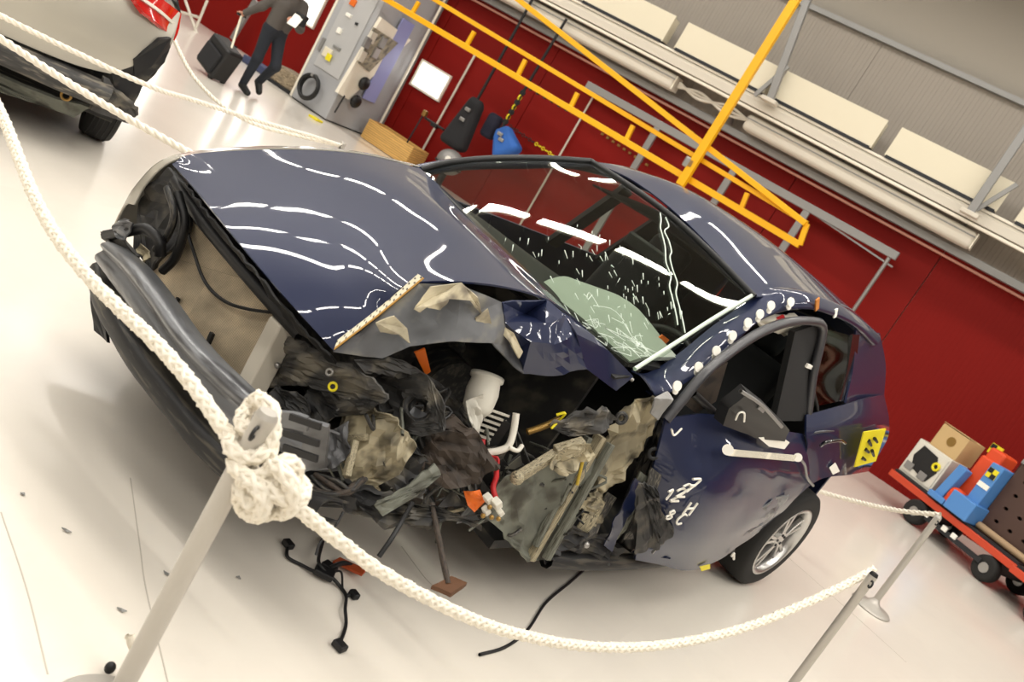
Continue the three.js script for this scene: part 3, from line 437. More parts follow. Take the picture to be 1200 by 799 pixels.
{ // wrecked corner: torn sheet metal, brackets, looms
  const P = (n, pts, m, o = {}) => cp(n, plate(pts, o.th ?? 0.006, { sub: 3, amp: 0.018, freq: 14, ridge: true, crease: 0.5, ...o }), m);
  P('lamp_panel', [[3.12,0.502,-0.197], [3.14,0.636,-0.255], [3.14,0.692,-0.455], [3.12,0.746,-0.612], [3.08,0.699,-0.656], [3.1,0.641,-0.606], [3.1,0.578,-0.504], [3.12,0.562,-0.408], [3.1,0.47,-0.278], [3.1,0.402,-0.202]], M.wreck);
  P('lamp_panel', [[3.1,0.535,-0.385], [3.12,0.594,-0.521], [3.1,0.691,-0.664], [3.08,0.61,-0.611], [3.08,0.533,-0.517], [3.1,0.478,-0.498], [3.08,0.442,-0.388]], M.wreckDark);
  P('bracket', [[3.15,0.474,-0.293], [3.15,0.532,-0.417], [3.12,0.5,-0.53], [3.12,0.454,-0.49], [3.14,0.444,-0.365], [3.16,0.41,-0.289]], M.wreckDark);
  cp('yellow_grommet', ring([3.145,0.631,-0.513], [1, 0.3, -0.6], 0.0115, 0.004), M.yellowPlastic);
  cp('washer', ring([3.15,0.656,-0.476], [1, 0.3, -0.6], 0.009, 0.004), M.steel);
  cp('bolt', [ball([3.15,0.531,-0.264], 0.01)], M.steel);
  P('suspension_turret', [[2.95,0.646,-0.452], [2.95,0.729,-0.496], [2.92,0.771,-0.602], [2.9,0.739,-0.718], [2.9,0.681,-0.754], [2.92,0.619,-0.706], [2.94,0.6,-0.634], [2.96,0.59,-0.53]], M.wreck, { holes: [[[2.92,0.687,-0.584], [2.92,0.714,-0.655], [2.92,0.693,-0.703], [2.93,0.649,-0.672], [2.93,0.65,-0.613]]] });
  cp('strut_mount', [ring([2.9,0.671,-0.627], [1, 0.5, -0.5], 0.045, 0.014), ring([2.86,0.651,-0.594], [1, 0.5, -0.5], 0.028, 0.012)], M.wreckDark);
  P('inner_wing_rail', [[3.16,0.75,-0.56], [2.999,0.783,-0.55], [2.725,0.703,-0.52], [2.43,0.583,-0.5], [2.4,0.51,-0.5], [2.661,0.607,-0.53], [2.929,0.726,-0.55], [3.118,0.721,-0.56]], M.wreck, { amp: 0.02 });
  P('crash_box', [[3.05,0.547,-0.514], [3.05,0.632,-0.61], [3.02,0.647,-0.698], [2.98,0.621,-0.763], [2.98,0.52,-0.764], [3.02,0.432,-0.729], [3.06,0.41,-0.659], [3.08,0.48,-0.58]], M.bareMetal, { amp: 0.026 });
  P('crash_box_flange', [[3.12,0.51,-0.567], [3.12,0.574,-0.602], [3.1,0.512,-0.662], [3.12,0.449,-0.664], [3.14,0.437,-0.636]], M.beamMetal);
  cp('crash_box_rib', [bar([3.08,0.537,-0.637], [3.1,0.454,-0.699], 0.022, 0.02)], M.bareMetal);
  cp('crash_box_rib', [bar([3.08,0.505,-0.587], [3.06,0.563,-0.652], 0.02, 0.02)], M.bareMetal);
  P('bent_strip', [[3.04,0.432,-0.797], [2.967,0.503,-0.796], [2.876,0.579,-0.781], [2.847,0.554,-0.796], [2.928,0.487,-0.82], [3.02,0.421,-0.828]], M.bareGreen);
  P('subframe', [[2.872,0.63,-0.663], [2.808,0.694,-0.686], [2.706,0.671,-0.729], [2.623,0.609,-0.796], [2.665,0.533,-0.807], [2.777,0.491,-0.778], [2.871,0.522,-0.743]], M.wreckBrown, { amp: 0.03 });
  P('subframe', [[3.008,0.581,-0.639], [2.94,0.611,-0.682], [2.842,0.544,-0.738], [2.856,0.455,-0.791], [2.956,0.458,-0.761], [3.024,0.513,-0.716]], M.wreckDark, { amp: 0.03 });
  P('subframe_arm', [[3.107,0.407,-0.65], [3.034,0.436,-0.735], [2.952,0.447,-0.805], [2.875,0.486,-0.856], [2.774,0.502,-0.949], [2.836,0.449,-0.888], [3.003,0.373,-0.802], [3.123,0.366,-0.715]], M.wreckDark, { amp: 0.03 });
  for (let k = 0; k < 5; k++) cp('torn_strip', tube([[3.169,0.426,-0.663], [3.149,0.441,-0.717], [3.1,0.448,-0.745], [3.053,0.474,-0.728]].map(([x, y, z], i) => [x + 0.01 * k, y - 0.008 * k + 0.01 * Math.sin(i * 2 + k), z]), 0.007 + 0.002 * (k % 2), 6), k % 2 ? M.wreckBrown : M.wreckDark);
  cp('washer_bottle', [new THREE.LatheGeometry([[0, 0], [0.03, 0.002], [0.05, 0.03], [0.056, 0.085], [0.05, 0.125], [0.058, 0.13], [0.058, 0.145], [0.02, 0.15], [0, 0.15]].map((p) => new THREE.Vector2(...p)), 20).rotateX(0.5).rotateZ(0.25).translate(...[2.617,0.66,-0.611])], M.whitePlastic, 'white plastic bottle in the engine bay');
  P('bottle_flap', [[2.68,0.702,-0.595], [2.642,0.746,-0.61], [2.614,0.676,-0.642], [2.614,0.613,-0.669], [2.656,0.655,-0.63]], M.whitePlastic, { amp: 0.01 });
  const fb = cp('fuse_box', [box(0.1, 0.11, 0.03).rotateY(0.6).translate(...[2.492,0.641,-0.647])], M.blackPlastic);
  for (let k = 0; k < 6; k++) cp('terminal', bar([2.574,0.698,-0.617], [2.531,0.713,-0.668], 0.007, 0.01).translate(0, -0.02 * k, 0), M.whitePlastic, undefined, fb);
  cp('ribbed_hose', [tube([[2.535,0.74,-0.686], [2.531,0.688,-0.713], [2.541,0.644,-0.735], [2.565,0.618,-0.731], [2.594,0.598,-0.718]], 0.012, 8)], M.whitePlastic);
  cp('ribbed_hose', tube([[2.548,0.643,-0.743], [2.514,0.642,-0.756], [2.49,0.657,-0.746]], 0.008, 6), M.whitePlastic);
  cp('red_wire', tube([[2.627,0.63,-0.696], [2.629,0.605,-0.722], [2.603,0.595,-0.759], [2.59,0.565,-0.79], [2.597,0.527,-0.813], [2.586,0.495,-0.858]], 0.009, 6), M.redWire);
  cp('red_wire', tube([[2.631,0.613,-0.698], [2.62,0.606,-0.749], [2.61,0.615,-0.776], [2.607,0.561,-0.803]], 0.005, 6), M.redWire);
  P('orange_flap', [[2.677,0.481,-0.778], [2.646,0.512,-0.806], [2.63,0.49,-0.836], [2.645,0.446,-0.835], [2.662,0.453,-0.81]], M.orange, { amp: 0.012 });
  for (const [p, r] of [[[2.641,0.512,-0.847], 0.018], [[2.622,0.513,-0.871], 0.02], [[2.639,0.479,-0.864], 0.016], [[2.611,0.497,-0.893], 0.014]]) cp('connector', new RoundedBoxGeometry(r * 1.6, r * 1.3, r * 1.6, 2, r * 0.2).rotateZ(r * 40).translate(...p), M.whitePlastic);
  for (const p of [[2.658,0.468,-0.877], [2.641,0.478,-0.896], [2.627,0.485,-0.911], [2.65,0.501,-0.875]]) cp('brass_pin', ball(p, 0.008), M.brass);
  P('orange_guard', [[2.911,0.79,-0.5], [2.875,0.809,-0.5], [2.776,0.727,-0.48], [2.788,0.711,-0.48]], M.orange, { amp: 0.004, sub: 1 });
  // engine lumps in the dark of the bay
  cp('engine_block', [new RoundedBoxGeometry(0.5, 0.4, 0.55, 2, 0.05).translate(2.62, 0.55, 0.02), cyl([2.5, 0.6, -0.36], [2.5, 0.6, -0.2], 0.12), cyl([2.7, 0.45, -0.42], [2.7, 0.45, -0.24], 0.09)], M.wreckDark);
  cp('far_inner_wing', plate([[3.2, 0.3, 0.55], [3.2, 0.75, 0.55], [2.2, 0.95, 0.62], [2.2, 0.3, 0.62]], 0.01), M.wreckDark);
  // wheel arch liner, bent rails and the torn hinge pillar
  P('wheel_arch_liner', [[2.532,0.551,-0.769], [2.428,0.618,-0.794], [2.242,0.726,-0.772], [2.139,0.682,-0.824], [2.118,0.433,-0.855], [2.149,0.275,-0.88], [2.264,0.282,-0.896], [2.414,0.355,-0.837], [2.541,0.405,-0.785]], M.bareGreen, { amp: 0.02, freq: 7 });
  for (const [a, b, w] of [[[2.167,0.764,-0.787], [2.236,0.269,-0.87], 0.04], [[2.209,0.743,-0.775], [2.245,0.327,-0.868], 0.022], [[2.123,0.753,-0.816], [2.182,0.292,-0.897], 0.025]]) cp('bent_rail', [bar(a, b, w, 0.03, [0, 0, 1])], w > 0.03 ? M.bareMetal : M.bareGreen);
  cp('yellow_seam', tube([[2.259,0.696,-0.83], [2.259,0.65,-0.851], [2.25,0.602,-0.866]], 0.006), std({ color: 0xb59a34, roughness: 0.8 }));
  cp('wishbone', [bar([2.516,0.576,-0.815], [2.387,0.677,-0.806], 0.035, 0.03), bar([2.387,0.677,-0.806], [2.299,0.739,-0.828], 0.06, 0.035), ball([2.524,0.58,-0.82], 0.024)], M.bareMetal);
  P('torn_metal', [[2.432,0.646,-0.829], [2.385,0.732,-0.82], [2.307,0.764,-0.842], [2.264,0.73,-0.878], [2.325,0.666,-0.859], [2.368,0.629,-0.852]], M.bareMetal, { amp: 0.03 });
  P('torn_metal', [[2.379,0.737,-0.723], [2.288,0.828,-0.771], [2.219,0.87,-0.777], [2.173,0.85,-0.811], [2.226,0.78,-0.805], [2.315,0.733,-0.775]], M.wreck, { amp: 0.03 });
  P('hinge_pillar', [[2.034,0.882,-0.74], [1.969,0.945,-0.75], [1.908,0.944,-0.78], [1.864,0.837,-0.79], [1.853,0.7,-0.8], [1.88,0.574,-0.8], [1.891,0.489,-0.79], [1.982,0.544,-0.77], [2.037,0.669,-0.75], [2.034,0.78,-0.74]], M.bareMetal, { amp: 0.03, freq: 12 });
  P('hinge_pillar_plate', [[1.99,0.948,-0.78], [1.913,0.983,-0.77], [1.894,0.969,-0.8], [1.925,0.878,-0.81], [1.981,0.895,-0.8]], M.greyMetal, { amp: 0.004 });
  cp('hinge_hole', ring([2.139,0.853,-0.8], [0.5, 0.2, -0.85], 0.018, 0.008), M.wreckDark);
  cp('hinge_hole', ring([1.829,0.746,-0.83], [0.5, 0.2, -0.85], 0.02, 0.009), M.blackPlastic);
  P('pillar_gap', [[1.814,0.853,-0.76], [1.831,0.865,-0.8], [1.732,0.708,-0.82], [1.626,0.47,-0.84], [1.471,0.24,-0.84], [1.607,0.225,-0.82], [1.685,0.461,-0.78], [1.772,0.699,-0.76]], M.wreckDark, { amp: 0.02 });
  for (const [m, a] of [[M.wreck, [[1.831,0.7,-0.86], [1.807,0.585,-0.88], [1.724,0.45,-0.88], [1.708,0.363,-0.88]]], [M.bareGreen, [[1.856,0.666,-0.84], [1.827,0.534,-0.86], [1.781,0.407,-0.86], [1.775,0.328,-0.85]]], [M.paint, [[1.879,0.64,-0.85], [1.87,0.491,-0.87], [1.791,0.32,-0.87]]], [M.wreck, [[1.898,0.531,-0.8], [1.926,0.405,-0.83], [1.971,0.296,-0.84]]], [M.bareMetal, [[1.943,0.504,-0.8], [1.977,0.421,-0.82], [2.002,0.305,-0.83]]]]) cp('torn_strip', sheet([a, a.map(([x, y, z], i) => [x - 0.05 - 0.01 * (i % 2), y + 0.012 * (i % 2 ? 1 : -1), z - 0.015])], { n: 6, m: 3, th: 0.006, amp: 0.016, freq: 20 }), m);
  P('torn_metal', [[2.053,0.476,-0.8], [1.971,0.545,-0.8], [1.821,0.458,-0.82], [1.921,0.388,-0.83]], M.bareMetal, { amp: 0.03 });
  P('torn_metal', [[2.149,0.3,-0.84], [2.067,0.397,-0.84], [1.755,0.345,-0.86], [1.475,0.258,-0.86], [1.783,0.214,-0.86], [2.082,0.226,-0.86]], M.wreckDark, { amp: 0.03 });
  P('torn_metal', [[1.999,0.676,-0.93], [1.91,0.681,-0.96], [1.768,0.579,-0.97], [1.573,0.495,-0.98], [1.585,0.397,-0.97], [1.666,0.336,-0.94], [1.823,0.493,-0.92]], M.wreckDark, { amp: 0.02 });
  cp('copper_pipe', tube([[2.423,0.677,-0.69], [2.378,0.713,-0.701], [2.33,0.759,-0.71]], 0.012, 8), M.brass); cp('yellow_wire', tube([[2.375,0.729,-0.731], [2.346,0.762,-0.722], [2.355,0.796,-0.73], [2.372,0.776,-0.716]], 0.005, 6), M.yellowPlastic); cp('bolt', ball([1.95,0.34,-0.88], 0.014), M.steel); cp('orange_tag', plate([[1.723,1.068,-0.5], [1.701,1.097,-0.5], [1.631,1.086,-0.5], [1.646,1.049,-0.5]], 0.006, { amp: 0.002 }), M.orange);
  P('door_corner', [[1.547,0.288,-0.88], [1.581,0.473,-0.92], [1.434,0.478,-0.94], [1.238,0.382,-0.95], [1.364,0.313,-0.95]], M.paint, { amp: 0.02 });
  cp('torn_strip', [bar([1.511,0.332,-0.93], [1.518,0.504,-0.95], 0.012, 0.006)], M.greyMetal);
  for (let k = 0; k < 120; k++) { // loose wires and slivers through the torn bay
    const t = rnd(), c = [3.02 - 1.0 * t + 0.14 * (rnd() - 0.5), 0.34 + 0.36 * rnd() * (1.1 - 0.5 * t), -0.58 - 0.22 * t + 0.14 * (rnd() - 0.5)], q = () => (rnd() - 0.5) * 0.17;
    if (k % 3) cp('wire', tube([c, [c[0] + q(), c[1] + q(), c[2] + q()], [c[0] + q(), c[1] + q() - 0.03, c[2] + q()]], 0.003 + 0.004 * rnd(), 5, 12), [M.blackPlastic, M.wreckDark, M.wreck, M.bareGreen][k % 4]);
    else cp('sliver', plate([c, [c[0] + q(), c[1] + q() * 0.6, c[2] - 0.02], [c[0] + q(), c[1] - 0.05, c[2] + q() * 0.5], [c[0] - 0.05, c[1] - 0.03, c[2] + q() * 0.5]], 0.004, { sub: 1, amp: 0.01 }), [M.wreck, M.bareMetal, M.wreckDark, M.beamMetal, M.primer][k % 5]);
  }
  // what hangs down to the floor
  cp('hanging_link', [tube([[2.867,0.476,-0.836], [2.884,0.432,-0.935], [2.913,0.417,-1.007], [2.923,0.387,-1.074]], 0.009, 8)], M.wreckBrown);
  cp('link_foot', plate([[2.959,0.359,-1.056], [2.907,0.396,-1.058], [2.876,0.405,-1.095], [2.929,0.374,-1.106]], 0.02, { amp: 0.01 }), std({ color: 0x5a3a22, roughness: 0.8 }));
  cp('hanging_cable', tube([[2.961,0.487,-0.845], [2.987,0.43,-0.868], [3.026,0.395,-0.899], [3.054,0.348,-0.917]], 0.008, 6), M.blackPlastic);
  cp('hanging_cable', tube([[3.107,0.377,-0.765], [3.143,0.35,-0.798], [3.174,0.309,-0.809], [3.19,0.282,-0.833]], 0.004, 6), M.blackPlastic);
}

// ---------- rope barrier ----------
// a braided rope: two sets of strands wound opposite ways round the path
function braid(pts, R, { strands = 4, pitch = R * 7, sides = 5, step = R * 1.1, closed = false, core = true, twist = false } = {}) {
  const c = curve(pts, closed), L = c.getLength(), n = Math.max(6, Math.round(L / step)), fr = c.computeFrenetFrames(n, closed), P = []; for (let i = 0; i <= n; i++) P.push(c.getPointAt(i / n));
  // a steadier frame than the curve's own
  const out = [];
  for (const dir of twist ? [1] : [1, -1]) for (let k = 0; k < strands; k++) {
    const path = []; for (let i = 0; i <= n; i++) {
      const a = dir * (2 * Math.PI * (i / n) * L / pitch) + (k * 2 * Math.PI) / strands, r = twist ? R * 0.5 : R * (0.66 + 0.1 * dir * Math.cos(strands * a));
      path.push(P[i].clone().addScaledVector(fr.normals[i], Math.cos(a) * r).addScaledVector(fr.binormals[i], Math.sin(a) * r));
    }
    out.push(new THREE.TubeGeometry(new THREE.CatmullRomCurve3(path, closed), n, R * (twist ? 0.52 : 0.36), sides, closed));
  }
  if (core) out.push(new THREE.TubeGeometry(c, n, R * 0.72, 6, closed));
  return out.map(fix);
}
function ropePost(label, foot, h, r, dark) {
  const t = thing('rope_post', label, 'post', foot);
  part('base', new THREE.LatheGeometry([[0, 0], [0.13, 0], [0.135, 0.006], [0.12, 0.02], [0.05, 0.035], [r * 1.3, 0.06], [r, 0.075]].map((p) => new THREE.Vector2(...p)), 36), M.postGrey, t);
  part('pole', cyl([0, 0.03, 0], [0, h, 0], r, r, 24), M.postGrey, t);
  part('cap', cyl([0, h, 0], [0, h + 0.012, 0], r * 1.02, r * 0.8, 20), dark ? M.blackPlastic : M.postGrey, t);
  part('rope_hook', ring([0, h - 0.03, r + 0.008], [1, 0, 0], 0.014, 0.004, 14), M.blackPlastic, t);
  return t;
}
const FP = [-0.348,0,-1.716], RP = [1.687,0,-3.489], QP = [2.867,0,-5.703];
ropePost('grey post nearest the camera with rope knotted round its top', FP, 0.82, 0.024);
ropePost('grey post with dark end near lower right, rope tied to its top', RP, 0.74, 0.018, true);
ropePost('white slim post farthest right, before the orange cart', QP, 0.73, 0.022);
ropePost('post behind the car bonnet, hidden but for the rope it holds', [-1.1, 0, -3.85], 0.74, 0.02);
const FARP = [-1.901,0.651,-7.064]; ropePost('small far post behind the bonnet where two ropes meet', [FARP[0], 0, FARP[2]], FARP[1] + 0.02, 0.022);
{
  const K = [-0.342,0.702,-1.745];
  // from the left edge to the knot, and on to the right-hand post
  solo('barrier_rope', braid([[-2.9, 0.75, -3.85], [-2.4, 0.735, -3.42], [-1.856,0.724,-2.929], [-1.343,0.691,-2.44], [-1.008,0.704,-2.156], [-0.637,0.736,-1.907], [-0.413,0.722,-1.76], [-0.338,0.7,-1.729], [-0.272,0.683,-1.7]], 0.0185, { strands: 4 }), M.ropeWhite, 'thick white braided rope sweeping from upper left to the knotted post', 'rope', undefined);
  const a = [FP[0], FP[2]], b = [RP[0], RP[2]];
  solo('barrier_rope', braid([[-0.272,0.695,-1.713], [-0.215,0.671,-1.738], [-1.256,1.252,-1.843]].slice(0, 2).concat([[-0.097,0.595,-1.844], [0.019,0.524,-1.951], [0.221,0.422,-2.153], [0.414,0.352,-2.343], [0.691,0.289,-2.636], [0.97,0.313,-2.887], [1.248,0.409,-3.135], [1.487,0.562,-3.354], [1.642,0.678,-3.503], [1.717,0.741,-3.579]]), 0.0175, { strands: 4 }), M.ropeWhite, 'white braided rope sagging along the bottom from knot to right post', 'rope');
  solo('barrier_rope', braid([[-3.4, 0.74, -3.9], [-2.596,0.718,-3.901], [-2.329,0.707,-3.899], [-2.11,0.702,-3.898], [-1.851,0.704,-3.898], [-1.63,0.709,-3.9], [-1.1, 0.74, -3.86]], 0.0185, { twist: true, strands: 3, pitch: 0.13 }), M.ropeWhite, 'thick white rope crossing before the silver car to behind the bonnet', 'rope');
  solo('barrier_rope', braid([[-3.113,0.724,-4.21], [-3.11,0.662,-4.607], [-2.815,0.648,-4.86], [-2.492,0.649,-5.116], [-2.428,0.634,-5.523], [-2.272,0.629,-6.034], [-2.056,0.645,-6.653], FARP], 0.0165, { twist: true, strands: 3, pitch: 0.12 }), M.ropeWhite, 'white rope level with the silver car bumper, running to the far post', 'rope');
  solo('barrier_rope', braid([[-3.726,0.768,-7.398], [-3.438,0.648,-7.166], [-3.133,0.534,-6.987], [-2.796,0.476,-6.871], [-2.506,0.482,-6.873], [-2.2,0.564,-6.942], FARP], 0.0165, { twist: true, strands: 3, pitch: 0.12 }), M.ropeWhite, 'thin white rope curving down beside the silver car to far post', 'rope');
  solo('barrier_rope', braid([[2.369,0.234,-6.765], [2.616,0.377,-6.49], [2.751,0.572,-6.021], [2.873,0.751,-5.713]], 0.0175, { twist: true, strands: 3, pitch: 0.12 }), M.ropeWhite, 'white rope from behind the rear wheel to the slim right post', 'rope');
  // the knot: a loop over the post top and a bulky bundle of turns
  const o = (u, v, d) => { const z = 1.9 + d; return [u, v, z]; };
  const kn = [];
  const R = 0.0185, loop = (p, c) => kn.push(...braid(p, R, { strands: 4, closed: c, step: R * 0.9 }));
  loop([[-0.396,0.763,-1.759], [-0.372,0.767,-1.729], [-0.349,0.786,-1.723], [-0.339,0.81,-1.739], [-0.359,0.817,-1.771], [-0.395,0.8,-1.808], [-0.412,0.771,-1.812]], true);
  loop([[-0.401,0.811,-1.79], [-0.368,0.826,-1.753], [-0.338,0.811,-1.739], [-0.32,0.785,-1.723], [-0.303,0.747,-1.714], [-0.278,0.719,-1.718]], false);
  loop([[-0.386,0.731,-1.711], [-0.355,0.729,-1.69], [-0.326,0.741,-1.692], [-0.314,0.76,-1.707], [-0.343,0.75,-1.756], [-0.386,0.723,-1.781]], true);
  loop([[-0.357,0.705,-1.694], [-0.311,0.711,-1.665], [-0.282,0.736,-1.671], [-0.267,0.775,-1.68], [-0.243,0.747,-1.724], [-0.258,0.691,-1.743], [-0.316,0.685,-1.741]], true);
  loop([[-0.318,0.676,-1.678], [-0.276,0.674,-1.647], [-0.257,0.708,-1.654], [-0.255,0.743,-1.672], [-0.235,0.728,-1.71], [-0.228,0.676,-1.719], [-0.264,0.627,-1.718], [-0.303,0.625,-1.707]], true);
  loop([[-0.294,0.71,-1.665], [-0.261,0.721,-1.647], [-0.226,0.722,-1.647], [-0.204,0.723,-1.678], [-0.215,0.728,-1.72], [-0.255,0.728,-1.73], [-0.287,0.721,-1.719]], true);
  loop([[-0.31,0.712,-1.655], [-0.277,0.716,-1.636], [-0.254,0.699,-1.632], [-0.258,0.657,-1.653], [-0.289,0.63,-1.698], [-0.32,0.647,-1.712]], true);
  loop([[-0.278,0.761,-1.666], [-0.249,0.766,-1.647], [-0.218,0.747,-1.642], [-0.21,0.701,-1.663], [-0.235,0.661,-1.695], [-0.263,0.68,-1.709], [-0.287,0.714,-1.707]], true);
  solo('rope_knot', kn, M.ropeWhite, 'bulky knot of white rope tied round the nearest post', 'knot');
  solo('rope_tail', [...braid([[-0.401,0,-1.821], [FP[0] - 0.01, 0.03, FP[2] + 0.03], [-0.388,0.06,-1.859], [-0.42,0.1,-1.866]], 0.014, { twist: true, strands: 3, pitch: 0.1 }), ...braid([[FP[0] + 0.04, 0.03, FP[2] + 0.02], [FP[0] + 0.05, 0.06, FP[2] - 0.01], [FP[0] + 0.03, 0.09, FP[2] - 0.03]], 0.012, { twist: true, strands: 3, pitch: 0.1 })], M.ropeWhite, 'frayed rope end lying at the foot of the nearest post', 'rope');
}
// ---------- debris on the floor ----------
{
  const d = thing('wiring_loom', 'black connector loom with three plugs lying on the floor', 'cable', [-0.13,0,-2.717]);
  const rel = (l) => l.map(([x, y, z]) => [x - d.position.x, y + 0.008, z - d.position.z]);
  const w = (p, r = 0.006) => part('wire', tube(rel(p), r, 6), M.blackPlastic, d);
  w([[-0.289,0,-2.71], [-0.267,0,-2.664], [-0.217,0,-2.666], [-0.167,0.01,-2.656], [-0.136,0.02,-2.661]]); w([[-0.139,0.02,-2.67], [-0.176,0.03,-2.686], [-0.202,0.02,-2.807], [-0.214,0,-2.904]]); w([[-0.134,0.02,-2.701], [-0.105,0.02,-2.776], [-0.063,0,-2.822], [-0.03,0,-2.846]], 0.009);
  w([[-0.122,0.02,-2.666], [-0.079,0,-2.675], [-0.043,0,-2.643], [-0.022,0.01,-2.558], [0.005,0,-2.5], [0.017,0,-2.405]]); w([[-0.043,0,-2.643], [-0.026,0,-2.668]]); w([[-0.127,0.02,-2.672], [-0.098,0.02,-2.718], [-0.067,0,-2.677]], 0.004);
  const plug = (p, s) => part('plug', new RoundedBoxGeometry(0.03 * s, 0.022, 0.04 * s, 2, 0.006).rotateY(s).translate(p[0] - d.position.x, p[1] + 0.012, p[2] - d.position.z), M.blackPlastic, d);
  plug([-0.293,0,-2.727], 1); plug([-0.022,0,-2.667], 0.9); plug([0.02,0,-2.389], 1.1); plug([-0.141,0.01,-2.673], 1.7); plug([-0.138,0.01,-2.716], 1.3);
  solo('plastic_shard', plate([[-0.14,0.012,-2.775], [-0.128,0.012,-2.817], [-0.028,0.03,-2.808], [-0.033,0.03,-2.763]], 0.008, { amp: 0.004 }), std({ color: 0xb04a1e, roughness: 0.6 }), 'orange-red plastic shard lying beside the connector loom', 'shard');
  solo('floor_cable', tube([[0.825,0.02,-3.908], [0.792,0.006,-3.815], [0.733,0.006,-3.628], [0.64,0.006,-3.342], [0.585,0.006,-3.068], [0.517,0.006,-2.88], [0.436,0.006,-2.751]], 0.006, 6), M.blackPlastic, 'long thin black cable lying on floor under the door', 'cable');
  const bits = [[26, 580, 'faint dark crumb on the pale floor near left edge'], [77, 623, 'small grey flake on the floor left of the nearest post'], [195, 674, 'tiny torn flake beside the shaft of the nearest post'], [279, 678, 'thin grey sliver on the floor left of the connector loom'], [142, 716, 'tiny speck on the floor just left of the nearest post']];
  const gp = [[-0.956,0,-2.255], [-0.787,0,-2.214], [-0.5,0,-2.275], [-0.342,0,-2.435], [-0.511,0,-2.052]];
  bits.forEach(([, , l], i) => solo('floor_flake', plate([0, 1, 2, 3].map((k) => [gp[i][0] + 0.008 * Math.cos(k * 1.6 + i) * (1 + (k % 2)), 0.004 + 0.003 * (k % 2), gp[i][2] + 0.006 * Math.sin(k * 1.6 + i)]), 0.003, { amp: 0.002, sub: 1 }), M.greyMetal, l, 'flake'));
  const kn = [-0.42,0,-1.84]; solo('black_knob', ball([kn[0], 0.02, kn[2]], 0.013, 1, 1.2, 1), M.blackPlastic, 'small black knob beside the foot of the nearest post', 'knob');
}
// floor joints
for (const p of [[[-0.819,0,-2.605], [-0.619,0,-2.326], [-0.512,0,-2.177], [-0.298,0,-1.916]], [[2.238,0,-5.754], [2.643,0,-5.374], [2.916,0,-5.086]], [[0.033,0,-3.14], [0.174,0,-3.015], [0.232,0,-3.012]], [[-0.943,0,-2.145], [-0.718,0,-1.946], [-0.518,0,-1.748]]]) {
  const a = p.map(([x, , z]) => [x, 0.0006, z]); part('joint', sheet([a, a.map(([x, y, z]) => [x + 0.003, y, z - 0.002])], { n: 6, m: 1, th: 0.0008 }), M.joint, floor);
}

